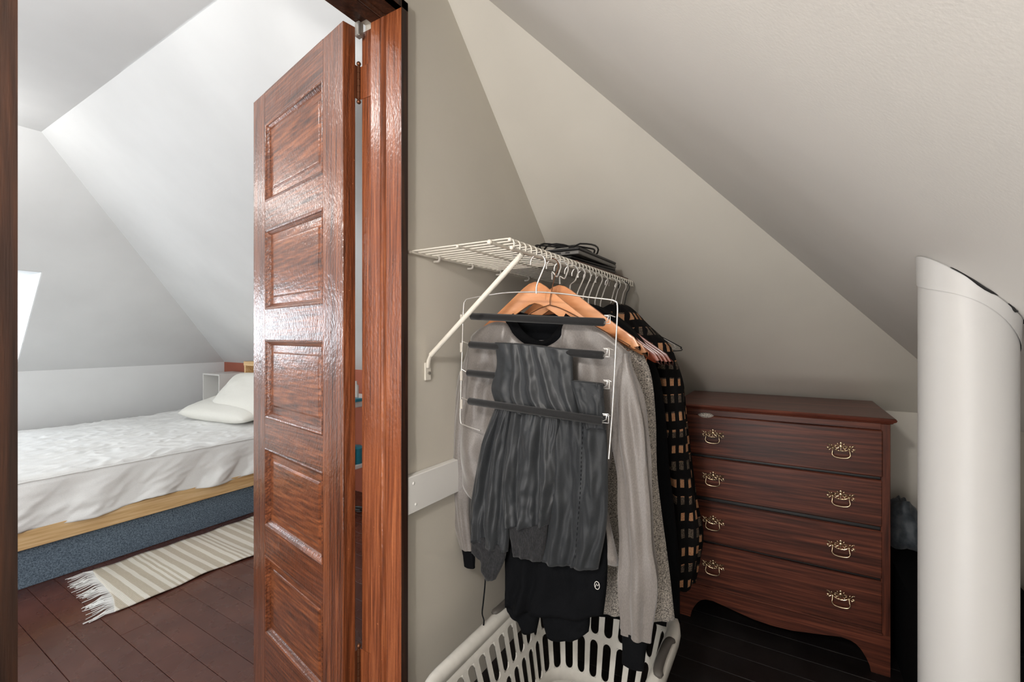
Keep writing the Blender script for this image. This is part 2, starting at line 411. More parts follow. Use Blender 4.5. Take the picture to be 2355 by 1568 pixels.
# the cheek only exists above the slope
c = MB().prism([(DX1-.004, DY+.005, dz), (DX1-.004, BY+.005, BZ), (DX1-.004, WYn, BZ), (DX1-.004, WYn, dz)], (.05, 0, 0))
c.prism([(DX0+.004, DY+.005, dz), (DX0+.004, BY+.005, BZ), (DX0+.004, WYn, BZ), (DX0+.004, WYn, dz)], (-.05, 0, 0))
c.box(DX0+.01, DY+.005, dz-.003, DX1-.005, WYn, dz+.05); c.box(DX0, BY, BZ-.05, DX1, WYn, BZ)
struct('wall_dormer', c, M['bed_white'], 'bright white cheek and soffit of the dormer at the left', 'wall')
wn = tag(empty('window_1', ((DX0+DX1)/2, WYn, BZ), 'white dormer window above the bed lighting the bedroom', 'window', None, 'structure'))
hw = (DX1-DX0)/2; wh = dz-BZ
MB().rings(-hw, 0, hw, wh, [(0, .05), (0, 0), (.05, 0), (.05, .05)], cap=False).build('window_frame', M['white_trim'], wn)
MB().box(-.015, .01, .05, .015, .04, wh-.05).build('mullion', M['white_trim'], wn)
MB().box(-hw+.05, .02, .05, hw-.05, .024, wh-.05).build('pane', M['glass'], wn)

# floors, plank by plank
fb = struct('floor', MB().box(-2.2, .82, -.06, 2.46, 4.95, -.012), M['jamb_dark'], 'dark red painted plank floor of the bedroom', 'floor')
pw = .096; x = -.6; i = 0
def plank(x0, y0, x1, y1, z0, z1, m, par):
    return MB().box(x0+.0007, y0+.0007, z0, x1-.0007, y1-.0007, z1, .0012).build('plank', m, par)
rp = random.Random(3)
while x < 2.40:
    y = WY1 - .15 - rp.random()*0
    while y < 4.87:
        L = rp.uniform(1.1, 2.2); y1 = min(4.87, y+L)
        plank(x, y, min(x+pw, 2.40), y1, -.012, rp.uniform(-.0006, .0004), M['floor_red'], fb)
        y = y1
    x += pw
plank(-2.2, .80, -.6, 4.87, -.012, 0, M['floor_red'], fb)
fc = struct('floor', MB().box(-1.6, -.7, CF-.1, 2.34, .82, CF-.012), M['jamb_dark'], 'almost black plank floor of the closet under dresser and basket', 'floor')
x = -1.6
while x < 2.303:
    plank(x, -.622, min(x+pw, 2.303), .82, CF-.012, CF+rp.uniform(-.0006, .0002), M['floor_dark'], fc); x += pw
struct('trim_4', MB().box(JX0-.02, .795, 0, JX1+.02, .96, CF+.004, .003), M['jamb_dark'], 'dark wooden threshold step between closet and bedroom', 'trim')

# ------------------------------------------------------------------ door frame
def jamb_profile(s):   # list of (x offset into the jamb, y)
    p = [(0, .80), (0, .852), (.004, .8535), (-.004, .8575), (-.006, .8625), (-.004, .8675), (.004, .8715), (0, .8735), (0, .9066), (.015, .9066), (.015, .957)]
    return p
def jamb(name, x, s, label):
    t = empty(name, (x, .80, 0), label, 'trim', None, 'structure')
    pr = jamb_profile(s)
    MB().prism([(s*a, b-.80, CF) for a, b in pr] + [(s*.022, .157, CF), (s*.022, 0.002, CF)], (0, 0, HZ-CF)).build('jamb_board', M['jamb'], t)
    MB().prism([(0, -.0015, CF), (s*.021, -.0015, CF), (s*.021, .018, CF), (0, .0005, CF)], (0, 0, HZ-CF+.02)).build('jamb_edge', M['jamb_dark'], t)
    return t
jr = jamb('trim_1', JX1, 1, 'glossy red-brown moulded door jamb between the open door and the wire shelf')
jl = jamb('trim_2', JX0, -1, 'dark brown door jamb at the left edge of the picture')
hd = empty('trim_3', ((JX0+JX1)/2, .80, HZ), 'glossy dark brown head of the door frame at the top', 'trim', None, 'structure')
pr = jamb_profile(1); xl = JX0-(JX0+JX1)/2
MB().prism([(xl, b-.80, a) for a, b in pr] + [(xl, .157, .022), (xl, .002, .022)], (JX1-JX0, 0, 0)).build('head_board', M['jamb_dark'], hd)
MB().box(xl-.021, -.0015, 0, -xl+.021, .018, .021).build('head_edge', M['jamb_dark'], hd)
hm = Matrix.Identity(4)
MB().box(-xl-.010, .140, -.024, -xl+.006, .157, .014, .002).build('strike_catch', M['steel'], hd)

# ------------------------------------------------------------------ door leaf
LW, LT, LZ0, LZ1 = .62, .035, .012, CZ+.809
ld = math.atan2(.984, .177)
dr = empty('door_1', (.7665, .974, 0), 'glossy varnished brown five-panel door standing open into the bedroom', 'door', None, 'structure', rz=ld)
s0, s1 = .1105, .518
for a, b in ((0, s0), (s1, LW)):
    MB().box(a, -LT, LZ0, b, 0, LZ1, .0015).build('stile', M['door'], dr)
zz = [CZ+q for q in (.7018, .442, .3505, .085, -.014, -.2745, -.373, -.6315, -.729, -.989)]
rails = [(zz[0], LZ1)] + [(zz[i+1], zz[i]) for i in (1, 3, 5, 7)] + [(LZ0, zz[9])]
for a, b in rails: MB().box(s0, -LT, a, s1, -.0004, b).build('rail', M['door_h'], dr)
for i in range(0, 10, 2):
    z1, z0 = zz[i], zz[i+1]
    mo = MB().rings(s0, z0, s1, z1, [(0, -.0002), (.004, .0012), (.008, -.001), (.010, -.004), (.016, -.009), (.019, -.013)], cap=False)
    mo.rings(s0, z0, s1, z1, [(0, -LT+.0002), (.010, -LT+.004), (.019, -LT+.013)], cap=False)
    mo.build('moulding', M['door_h'], dr)
    p = MB().rings(s0+.012, z0+.012, s1-.012, z1-.012, [(0, -.013), (.028, -.013), (.030, -.0115), (.034, -.0100), (.036, -.0098)])
    p.rings(s0+.012, z0+.012, s1-.012, z1-.012, [(0, -LT+.013), (.028, -LT+.013), (.036, -LT+.0098)])
    p.build('panel', M['door_p'], dr)
def hinge(z):
    h = MB()
    for k in range(5): h.tube([(.8095, .9655, z-.042+k*.0172), (.8095, .9655, z-.042+k*.0172+.0160)], .0052, 12)
    h.tube([(.8095, .9655, z-.048), (.8095, .9655, z+.050)], .0036, 10)
    h.ball((.8095, .9655, z+.051), .0062); h.ball((.8095, .9655, z-.049), .0062)
    for zz_ in (z-.042, z+.042): pass
    h.box(.798, .9655, z-.043, .8095, .9675, z+.043)
    o = h.build('hinge', M['iron'], None, smooth=True)
    o.parent = dr; o.matrix_parent_inverse = Matrix.Translation(Vector((.7665, .974, 0))) .__matmul__(Matrix.Rotation(ld, 4, 'Z')).inverted()
    lf = MB().box(.8120, .9150, z-.043, .8134, .9655, z+.043).build('hinge_leaf', M['jamb']); lf.parent = dr; lf.matrix_parent_inverse = o.matrix_parent_inverse
    return o
hinge(CZ+.665); hinge(CZ-.87)

# ------------------------------------------------------------------ cloth builders
def vnoise(x, y, z=0): return noise.noise(Vector((x, y, z)))
def sheet(name, m, top, bottom, left, right, th, parent=None, folds=(), nz=40, ny=36, seed=0, hem=0, rough=.004, flat=4, close=False, mn=.35):
    """hanging piece of cloth with thickness: four boundary curves of 3D points (y,z vary, x = distance)"""
    T, B, L, R = [[Vector(p) for p in q] for q in (top, bottom, left, right)]
    c00, c10, c01, c11 = T[0], T[-1], B[0], B[-1]
    mb = MB(); rows = []
    for j in range(nz+1):
        s = j/nz; row = []
        for side in (-1, 1):
            rng = range(ny+1) if side < 0 else range(ny-1, 0, -1)
            for i in rng:
                t = i/ny
                a, b = curve_at(L, s), curve_at(R, s); cc, dd = curve_at(T, t), curve_at(B, t)
                p = a.lerp(b, t) + cc.lerp(dd, s) - (c00.lerp(c10, t)).lerp(c01.lerp(c11, t), s)
                prof = (1-abs(2*t-1)**flat)**(1/2.2)
                f = 0
                for (tc, wd, amp, drift) in folds:
                    q = (t-(tc+drift*(s-.5)))/wd
                    f += amp*math.exp(-q*q)*(0.35+.65*s if amp > 0 else .5+.5*s)
                f += rough*vnoise(t*7+seed, s*3.2, seed)*1.6 + rough*.7*vnoise(t*16, s*9, seed+5)
                end = min(1, (s*nz)/1.5) if close else 1
                off = th*end*(1+.25*vnoise(t*3, s*3, seed+9)) + (f if side < 0 else f*.2)
                x = p.x + side*max(off, th*mn)*prof
                z = p.z + (hem*vnoise(t*5, seed) if j == nz else 0)
                row.append((x, p.y, z))
        rows.append(row)
    n = len(rows[0])
    vs = [p for r in rows for p in r]; fs = []
    for j in range(nz):
        for i in range(n): fs.append((j*n+i, j*n+(i+1)%n, (j+1)*n+(i+1)%n, (j+1)*n+i))
    # close the top and bottom across front and back
    for j in (0, nz):
        for i in range(ny):
            a = j*n+i; b = j*n+i+1
            c = j*n+(n-i-1 if i+1 < ny else ny) ; d_ = j*n+((n-i) % n)
            q = []
            for k in (a, b, j*n+((n-(i+1)) % n), j*n+((n-i) % n)):
                if k not in q: q.append(k)
            if len(q) >= 3: fs.append(tuple(q))
    mb.add(vs, fs)
    return mb.build(name, m, parent, smooth='all')
def sleeve(name, m, pts, rad, parent=None, flat=.6, n=40, seg=10, seed=0, rough=.08, cap=True):
    """pts = 3D centre line, rad = half widths in y"""
    P = [Vector(p) for p in pts]; mb = MB(); N = (len(P)-1)*seg; rows = []
    for j in range(N+1):
        t = j/N; c = curve_at(P, t); x = t*(len(P)-1); i = min(int(x), len(P)-2); q = x-i; q = q*q*(3-2*q)
        r = rad[i]*(1-q)+rad[i+1]*q
        row = []
        for k in range(n):
            a = 2*math.pi*k/n
            rr = r*(1+rough*vnoise(math.cos(a)*1.3+seed, math.sin(a)*1.3, t*6)*1.5 + rough*math.sin(a*6+t*3+seed)*min(1, t*4))
            row.append((c.x+math.sin(a)*rr*flat, c.y+math.cos(a)*rr, c.z))
        rows.append(row)
    vs = [p for r in rows for p in r]; fs = []
    for j in range(N):
        for i in range(n): fs.append((j*n+i, j*n+(i+1)%n, (j+1)*n+(i+1)%n, (j+1)*n+i))
    fs.append(tuple(range(n))); fs.append(tuple(N*n+k for k in range(n)))
    mb.add(vs, fs); return mb.build(name, m, parent, smooth=True)
def pts(X, *uv):
    return [px(u, v, X=X) for u, v in uv]

# ------------------------------------------------------------------ wire shelf
SZ = CZ+.214; SF = .515; SX0, SX1 = .845, 1.755
sh = empty('wire_shelf', (SX0, WY0, SZ), 'white wire closet shelf screwed to the wall, clothes hooked on its front', 'shelf')
def L(p): return Vector(p)-Vector((SX0, WY0, SZ))
wp = [(0, -.004, 0)] + [(0, y-WY0, 0) for y in (.70, .60, .535)] + [(0, .522-WY0, -.0004), (0, .514-WY0, -.004), (0, .5105-WY0, -.011), (0, .5115-WY0, -.022)]
wire0 = MB().tube(wp, .0017, 6).build('wire', M['white_wire'], sh, smooth=True)
n_w = int((SX1-SX0-.006)/.0262)
wire0.location = (.004, 0, 0)
for i in range(1, n_w+1): inst('wire', wire0, sh, (.004+i*.0262, 0, 0))
for (y, dz_, r, x0) in ((.812, -.0040, .0033, -.005), (.664, -.0040, .0026, 0), (.571, -.0046, .0042, -.003), (.519, -.0042, .0033, 0), (.5145, -.0225, .0034, 0)):
    b = MB().tube([(x0, y-WY0, dz_), (SX1-SX0, y-WY0, dz_)], r, 10); b.ball((x0, y-WY0, dz_), r*1.5)
    b.build('rod', M['white_wire'], sh, smooth=True)
br = MB().tube([(.062, .524-WY0, -.026), (.066, .805-WY0, -.266)], .0066, 14)
br.tube([(.066, .805-WY0, -.266), (.066, .812-WY0, -.280), (.066, .815-WY0, -.300)], [.0066, .0075, .007], 12, flat=.6)
br.build('brace', M['white_wire'], sh, smooth=True)
MB().box(.054, .814-WY0, -.334, .078, .8195-WY0, -.286, .002).build('brace_plate', M['white_wire'], sh)
MB().tube([(.0665, .8125-WY0, -.314), (.0665, .8085-WY0, -.314)], .0042, 12).build('screw', M['steel'], sh, smooth=True)
for u in (1003, 1080, 1145, 1210):
    x = px(u, 600, Y=.815).x-SX0
    b = MB().tube(smooth_path([(x-.004, .8195-WY0, -.014), (x, .806-WY0, -.013), (x, .803-WY0, -.004), (x, .811-WY0, .002), (x, .8195-WY0, -.001)], 4), .0035, 8)
    b.build('wall_clip', M['clip_clear'], sh, smooth=True)

# items on the shelf
ZS = SZ+.0018
bd = MB().box(-.25, -.14, 0, .25, .14, .006, .001).build('folded_board', M['brown_board'])
bd.location = (1.49, .668, ZS); tag(bd, 'flat brown board lying on the wire shelf under the two laptops', 'board')
def laptop(name, w_, d_, h, label, loc, rz, m):
    t = empty(name, loc, label, 'laptop', rz=rz)
    MB().box(0, 0, 0, w_, d_, h*.55, .002).build('base', m, t)
    MB().box(0.001, 0, h*.6, w_-.001, d_, h, .0022).build('lid', M['black_plastic'], t)
    MB().box(.02, .006, h*.5, w_-.02, .014, h*.62).build('hinge', M['black_plastic'], t)
    for k in range(3):
        MB().box(-.0004, .03+k*.03, h*.2, .002, .045+k*.03, h*.42).build('port', M['black_plastic'], t)
    return t
laptop('laptop', .33, .22, .018, 'thin dark laptop, lower of the two on the wire shelf', (1.255, .555, ZS+.0065), math.radians(-5), M['black_plastic'])
laptop('laptop', .345, .235, .022, 'dark laptop with silver ported edge, on top of the other', (1.262, .532, ZS+.0285), 0, M['silver_plastic'])
ch = empty('laptop_charger', (1.42, .64, ZS+.051), 'dark power adapter with coiled cable on top of the laptops', 'charger')
MB().box(-.06, -.025, 0, .06, .025, .024, .004).build('adapter', M['black_plastic'], ch)
cb = MB(); rr = random.Random(5)
for k in range(4):
    q = []
    for i in range(26):
        a = 2*math.pi*i/26
        q.append((.0+(.11+.012*k)*math.cos(a)+.008*math.sin(3*a+k), .0+(.065+.010*k)*math.sin(a), .018+.006*math.sin(2*a+k*1.3)+.003*k if abs(math.cos(a)) < .6 else .008+.004*k+.01*math.sin(2*a+k*1.3)))
    cb.tube(q, .0030, 6, closed=True)
cb.build('cable', M['black_plastic'], ch, smooth=True)
MB().box(-.13, -.06, .001, -.045, .03, .006, .001).build('plug_label', M['paper'], ch)

# ------------------------------------------------------------------ hangers
def hook_path(xo=0, top=SZ-.0225+.0030, neck=.10, r=.0205, y=.5145):
    """hook open to the wall side; returns points from the neck up and over the rod"""
    cz = top+.0020-r
    p = [(xo, y+.004, CZ+neck), (xo, y+.003, CZ+neck+.02), (xo, y-.010, cz-.026)]
    for k in range(9):
        a = math.radians(-35+ (190+35)*k/8)
        p.append((xo, y-math.cos(a)*r*1.0, cz+math.sin(a)*r))
    return p
def wood_hanger(X, apex_z, m, label, group, half=.218, drop=.150, hookm=None, neck=None, name='wooden_hanger', flatw=.0095, yc=.52, rz=0):
    t = empty(name, (X, yc, apex_z), label, 'hanger', group, rz=rz)
    N = 26; up = []; lo = []
    for i in range(N+1):
        q = -1+2*i/N; a = abs(q)
        zu = -drop*((a*a+.022)**.38-.022**.38)/(1.022**.38-.022**.38)
        zl = zu - (.054 if a < .12 else .054-.020*min(1, (a-.12)/.8)) + (.012*math.exp(-(q/.07)**2) if 0 else 0)
        if a > .93: zu -= (a-.93)*.25; zl += (a-.93)*.2
        y = q*half; up.append((y, zu)); lo.append((y, zl - .004*math.cos(a*3)))
    mb = MB(); vs = []
    prof = [(-1, .18), (-.75, .04), (0, 0), (.75, .04), (1, .18)]
    for i in range(N+1):
        th = flatw*(1-.25*abs(-1+2*i/N))
        bow = -.030*(abs(-1+2*i/N)**2)*0
        (y, zu), (_, zl) = up[i], lo[i]
        ring = []
        for (k, ins) in prof: ring.append((k*th/2*1.0+bow, y, zu-ins*.03))
        for (k, ins) in reversed(prof): ring.append((k*th/2+bow, y, zl+ins*.03))
        vs += ring
    n = 10; fs = []
    for i in range(N):
        for k in range(n): fs.append((i*n+k, i*n+(k+1)%n, (i+1)*n+(k+1)%n, (i+1)*n+k))
    fs.append(tuple(range(n))); fs.append(tuple(N*n+k for k in range(n)))
    mb.add(vs, fs); mb.build('arms', m, t, smooth=True)
    hp = [(p[0], p[1]-yc, p[2]-apex_z) for p in hook_path(0, neck=apex_z-CZ+.002)]
    MB().tube(smooth_path(hp, 3),   .0020, 7).build('hook', hookm or M['chrome'], t, smooth=True)
    return t
def wire_hanger(X, apex_z, m, label, group, half=.205, drop=.10, r=.0012):
    t = empty('wire_hanger', (X, .52, apex_z), label, 'hanger', group)
    q = smooth_path([(0, 0, 0), (0, .05, -.018), (0, half-.01, -drop+.006), (0, half, -drop-.004), (0, half-.012, -drop-.014), (0, 0, -drop-.014), (0, -half+.012, -drop-.014), (0, -half, -drop-.004), (0, -half+.01, -drop+.006), (0, -.05, -.018), (0, 0, 0)], 4)
    MB().tube(q, r, 6).build('frame', m, t, smooth=True)
    hp = [(p[0], p[1]-.52, p[2]-apex_z) for p in hook_path(0, neck=apex_z-CZ+.0)]
    MB().tube(smooth_path(hp, 3), r, 6).build('hook', m, t, smooth=True)
    return t

# five-arm chrome trouser hanger
PX_ = .974
ph = empty('trouser_hanger', (PX_, .533, CZ+.1), 'chrome wire frame hanger with four black foam bars, frontmost on the shelf', 'hanger')
def rel(p): return Vector(p)-Vector((PX_, .533, CZ+.1))
fr = [px(u, v, X=PX_) for u, v in ((1105,990),(1068,977),(1059,965),(1060,900),(1063,800),(1066,710),(1070,692),(1082,686),(1140,676),(1175,672.5),(1235,671.5),(1290,675),(1350,683),(1395,688),(1413,692),(1420,703),(1418,760),(1411,900),(1405,990),(1400,1055))]
MB().tube([rel(p) for p in smooth_path(fr, 4)], .0018, 8).build('wire_frame', M['chrome'], ph, smooth=True)
hk = [rel((PX_, p[1], p[2])) for p in hook_path(0, neck=.102, y=.5185)]
MB().tube(smooth_path(hk, 4), .0022, 8).build('hook', M['chrome'], ph, smooth=True)
barx = [PX_, PX_, PX_+.004, PX_-.030]
bars = []
for k, (l, r_) in enumerate((((1083,727),(1390,741)), ((1080,792),(1388,817)), ((1075,857),(1388,890)), ((1078,922),(1386,968)))):
    a, b = px(*l, X=barx[k]), px(*r_, X=barx[k]); bars.append((a, b))
    e = (b-a).normalized()
    MB().tube([rel(a-e*.0), rel(a+e*.003), rel(b-e*.003), rel(b)], [.0070, .0094, .0094, .0080], 16).build('foam_bar', M['foam'], ph, smooth=True)
    g = MB()
    fe = px(1415-(k*4), r_[1]-12, X=PX_)
    q = [b, b+Vector((0, -.008, .004)), b+Vector((0, -.009, .014)), b+Vector((0, 0, .016)), b+Vector((0, -.012, .016)), fe]
    g.tube([rel(p) for p in q], .0011, 6)
    g.build('bar_joint', M['chrome'], ph, smooth=True); g = MB()
    q = [b+Vector((-.002, .0, -.003)), b+Vector((-.002, -.014, -.003)), b+Vector((-.002, -.014, .013)), b+Vector((-.002, -.002, .013))]
    g.tube([rel(p) for p in q], .0011, 6)
    g.build('bar_bracket', M['chrome'], ph, smooth=True); g = MB()
    le = px(1062, l[1]-8, X=PX_)
    g.tube([rel(p) for p in (a, a+Vector((0, .006, .003)), le)], .0010, 6)
    g.build('bar_pin', M['chrome'], ph, smooth=True)
    g = MB(); c = rel(px(1061, l[1]+6, X=PX_)); g.box(c.x-.003, c.y-.004, c.z-.014, c.x+.003, c.y+.003, c.z+.012, .001)
    g.build('swivel_clip', M['clip_clear'], ph)

# trousers on it
X1 = PX_-.006
def trousers(name, label, loc_pt):
    return empty(name, loc_pt, label, 'trousers')
def under(par, o):
    o.parent = par; o.matrix_parent_inverse = Matrix.Translation(par.location).inverted(); return o
ta = trousers('jogger_trousers', 'charcoal grey joggers with ribbed cuffs folded over the second bar', px(1230, 800, X=PX_))
o = sheet('waist', M['joggers'], pts(PX_, (1138,787),(1185,789),(1230,793),(1275,799),(1318,804)),
          pts(PX_, (1140,930),(1185,945),(1240,955),(1290,962),(1338,968)), pts(PX_, (1138,787),(1142,840),(1130,890),(1140,930)),
          pts(PX_, (1318,804),(1318,860),(1325,920),(1338,968)), .0125, mn=.9,
          folds=((.30,.035,.012,.10),(.38,.022,-.014,.12),(.48,.04,.011,.16),(.58,.022,-.014,.2),(.68,.04,.012,.26),(.79,.025,-.012,.25),(.16,.05,.006,.1),(.90,.04,.008,.15)), nz=46, ny=90, seed=3, rough=.003)
under(ta, o)
LX = PX_+.010
o = sheet('leg', M['joggers'], pts(LX, (1140,935),(1160,935),(1180,938),(1200,940)), pts(LX, (1086,1232),(1110,1245),(1140,1260),(1168,1268)),
          pts(LX, (1140,935),(1112,1010),(1092,1100),(1083,1170),(1086,1232)), pts(LX, (1200,940),(1192,1020),(1184,1100),(1176,1190),(1168,1268)), .014,
          folds=((.22,.06,.016,-.1),(.38,.03,-.014,.1),(.56,.07,.018,.15),(.74,.04,-.014,.05)), nz=44, ny=44, seed=11, rough=.007); under(ta, o)
o = sheet('leg', M['joggers'], pts(LX-.003, (1178,938),(1220,944),(1260,952),(1290,958)), pts(LX-.003, (1168,1206),(1195,1208),(1230,1208),(1262,1206)),
          pts(LX-.003, (1178,938),(1165,1020),(1156,1100),(1158,1160),(1168,1206)), pts(LX-.003, (1290,958),(1282,1040),(1285,1110),(1275,1165),(1262,1206)), .016,
          folds=((.13,.06,.018,0),(.29,.03,-.014,.1),(.45,.07,.016,-.05),(.66,.04,-.016,.12),(.82,.06,.014,.1)), nz=44, ny=50, seed=21, rough=.007); under(ta, o)
o = sheet('cuff', M['rib'], pts(LX-.002, (1088,1224),(1110,1232),(1140,1248),(1166,1262)), pts(LX-.002, (1084,1268),(1108,1285),(1122,1330),(1140,1332)),
          pts(LX-.002, (1088,1224),(1085,1245),(1084,1268)), pts(LX-.002, (1166,1262),(1160,1290),(1140,1332)), .010, folds=((.5,.1,.005,0),), nz=14, ny=24, seed=4, rough=.003); under(ta, o)
o = sheet('cuff', M['rib'], pts(LX-.006, (1170,1206),(1195,1208),(1230,1207),(1260,1205)), pts(LX-.006, (1180,1278),(1205,1279),(1225,1284),(1248,1290)),
          pts(LX-.006, (1170,1206),(1174,1240),(1180,1278)), pts(LX-.006, (1260,1205),(1256,1245),(1248,1290)), .011, folds=((.35,.08,.004,0),(.75,.08,.004,0)), nz=14, ny=24, seed=5, rough=.003); under(ta, o)

tb = trousers('trousers', 'charcoal cotton trousers with a stitched side seam folded over the third bar', px(1350, 880, X=PX_))
BXX = PX_+.012
o = sheet('waist', M['chino'], pts(BXX-.012, (1300,876),(1330,878),(1365,881),(1386,884)), pts(BXX-.012, (1345,985),(1360,985),(1375,985),(1395,988)),
          pts(BXX-.012, (1312,874),(1325,920),(1345,985)), pts(BXX-.012, (1386,884),(1390,930),(1395,988)), .0125, mn=.9, folds=((.2,.08,.003,.1),(.5,.1,-.003,0)), nz=24, ny=24, seed=31, rough=.003); under(tb, o)
o = sheet('leg', M['chino'], pts(BXX+.006, (1262,945),(1300,952),(1350,960),(1394,968)), pts(BXX+.006, (1240,1282),(1290,1296),(1330,1302),(1376,1308)),
          pts(BXX+.006, (1262,945),(1258,1060),(1252,1180),(1240,1282)), pts(BXX+.006, (1394,968),(1398,1080),(1396,1200),(1376,1308)), .013,
          folds=((.22,.09,.012,0),(.45,.05,-.010,.08),(.75,.08,.010,-.05),(.60,.012,-.004,.04)), nz=50, ny=44, seed=33, rough=.006); under(tb, o)
sm = MB(); q = [px(u, v, X=BXX-.013) for u, v in ((1330,905),(1340,970),(1337,1050),(1335,1120),(1329,1200),(1322,1290))]
sp_ = smooth_path(q, 14)
for i in range(0, len(sp_)-1, 2): sm.tube([sp_[i], sp_[i+1]], .0007, 5)
o = sm.build('seam', M['black_cloth']); under(tb, o)
o = sheet('waistband', M['chino'], pts(BXX-.016, (1335,880),(1352,881),(1370,882),(1387,884)), pts(BXX-.016, (1337,905),(1352,910),(1370,913),(1388,914)),
          pts(BXX-.016, (1335,880),(1336,892),(1337,905)), pts(BXX-.016, (1387,884),(1388,900),(1388,914)), .007, nz=8, ny=10, seed=36, rough=.001); under(tb, o)
tc = trousers('jogger_trousers', 'black joggers with a tiny white logo, hanging lowest behind the grey ones', px(1280, 1290, X=PX_+.05))
CXX = PX_+.045
o = sheet('leg', M['black_cloth'], pts(CXX, (1160,1150),(1240,1160),(1320,1175),(1392,1190)), pts(CXX, (1162,1385),(1200,1400),(1300,1412),(1388,1412)),
          pts(CXX, (1160,1150),(1158,1230),(1162,1310),(1162,1385)), pts(CXX, (1392,1190),(1397,1260),(1396,1340),(1388,1412)), .018,
          folds=((.33,.05,.016,0),(.40,.02,-.012,0),(.48,.06,.010,0),(.8,.08,.008,0)), nz=30, ny=44, seed=41, rough=.006); under(tc, o)
o = sheet('cuff', M['black_cloth'], pts(CXX, (1162,1375),(1190,1385),(1220,1395),(1244,1400)), pts(CXX, (1172,1412),(1195,1425),(1208,1452),(1234,1452)),
          pts(CXX, (1162,1375),(1164,1395),(1172,1412)), pts(CXX, (1244,1400),(1240,1425),(1234,1452)), .012, nz=10, ny=16, seed=44, rough=.003); under(tc, o)
o = sheet('cuff', M['black_cloth'], pts(CXX, (1242,1395),(1280,1400),(1320,1404),(1357,1405)), pts(CXX, (1256,1460),(1285,1468),(1320,1468),(1354,1452)),
          pts(CXX, (1242,1395),(1248,1430),(1256,1460)), pts(CXX, (1357,1405),(1357,1430),(1354,1452)), .013, nz=10, ny=18, seed=45, rough=.003); under(tc, o)
lg = MB(); c = px(1373, 1346, X=CXX-.021)
lg.tube([c+Vector((0, .006*math.cos(a), .009*math.sin(a))) for a in [2*math.pi*i/16 for i in range(16)]], .0008, 5, closed=True)
lg.tube([c+Vector((0, .004, -.004)), c+Vector((0, .001, .004)), c+Vector((0, -.001, -.001)), c+Vector((0, -.004, .003))], .0008, 5)
under(tc, lg.build('logo', M['paper']))

# ------------------------------------------------------------------ garments on hangers
GR = 'wooden hangers hooked on the wire shelf'
AX = 1.05
wood_hanger(1.052, CZ+.142, M['hanger'], 'pale natural wooden hanger holding the taupe grey sweater', GR, yc=.568, half=.215, drop=.15)
sw = empty('sweater', (AX, .52, CZ-.1), 'taupe grey bomber sweater with black collar on the first wooden hanger', 'sweater')
XS = 1.035
o = sheet('body', M['sweater'], pts(XS, (1083,775),(1125,748),(1168,742),(1190,775),(1225,797),(1262,797),(1295,775),(1312,738),(1370,752),(1448,812)),
          pts(XS, (1066,1110),(1150,1180),(1260,1240),(1340,1270),(1425,1300)), pts(XS, (1083,775),(1070,850),(1060,930),(1058,1020),(1066,1110)),
          pts(XS, (1448,812),(1432,900),(1415,1000),(1398,1100),(1396,1160),(1425,1300)), .020,
          folds=((.1,.06,.020,0),(.2,.05,-.014,.1),(.82,.05,.008,-.1),(.9,.05,-.008,-.08)), nz=46, ny=60, seed=51, rough=.012, flat=6); under(sw, o)
o = sleeve('sleeve', M['sweater'], [px(u, v, X=XS+.01) for u, v in ((1094,790),(1078,880),(1066,1000),(1062,1100),(1064,1190),(1074,1262))], [.022, .034, .036, .032, .026, .020], flat=.7, seed=3, rough=.10); under(sw, o)
o = sleeve('sleeve', M['sweater'], [px(u, v, X=XS+.005) for u, v in ((1432,812),(1440,900),(1450,1000),(1458,1120),(1464,1240),(1466,1350),(1463,1462))], [.018, .034, .040, .036, .038, .042, .033], flat=.6, seed=9, rough=.17); under(sw, o)
o = sleeve('cuff', M['black_cloth'], [px(u, v, X=XS+.005) for u, v in ((1460,1455),(1458,1490),(1455,1531))], [.030, .027, .026], flat=.5, seed=2, rough=.02); under(sw, o)
o = sleeve('cuff', M['black_cloth'], [px(u, v, X=XS+.02) for u, v in ((1072,1245),(1078,1275),(1080,1303))], [.022, .020, .018], flat=.6, seed=2, rough=.02); under(sw, o)
# collar: a ribbed band around the neck opening
q = [px(u, v, X=XS-.012) for u, v in ((1162,738),(1178,765),(1200,786),(1228,800),(1258,800),(1284,786),(1302,765),(1316,734))]
q2 = [px(u, v, X=XS+.055) for u, v in ((1300,722),(1262,738),(1230,742),(1200,738),(1178,722))]
ring = smooth_path(q, 4)
cm = MB()
inn = [px(u, v, X=XS-.006) for u, v in ((1180,722),(1193,750),(1210,770),(1232,783),(1256,783),(1272,768),(1286,748),(1300,722))]
inn = smooth_path(inn, 4); n = len(ring)
vs = []
for i in range(n):
    a, b = ring[i], inn[i]; m_ = (a+b)/2
    vs += [a+Vector((0,0,0)), m_+Vector((-.010,0,.002)), b+Vector((.002,0,.002)), m_+Vector((.012,0,0))]
cm.add(vs, [(i*4+k, i*4+(k+1)%4, (i+1)*4+(k+1)%4, (i+1)*4+k) for i in range(n-1) for k in range(4)])
under(sw, cm.build('collar', M['black_cloth'], smooth=True))
bk = sheet('lining', M['black_cloth'], pts(XS+.028, (1178,712),(1215,722),(1260,724),(1302,716)), pts(XS+.028, (1200,800),(1225,815),(1260,815),(1290,800)),
           pts(XS+.028, (1178,712),(1186,760),(1200,800)), pts(XS+.028, (1302,716),(1300,760),(1290,800)), .004, nz=10, ny=16, seed=5, rough=.002); under(sw, bk)
c = px(1243, 786, X=XS+.016)
under(sw, MB().box(c.x, c.y-.012, c.z-.004, c.x+.003, c.y+.014, c.z+.004).build('neck_label', M['paper']))

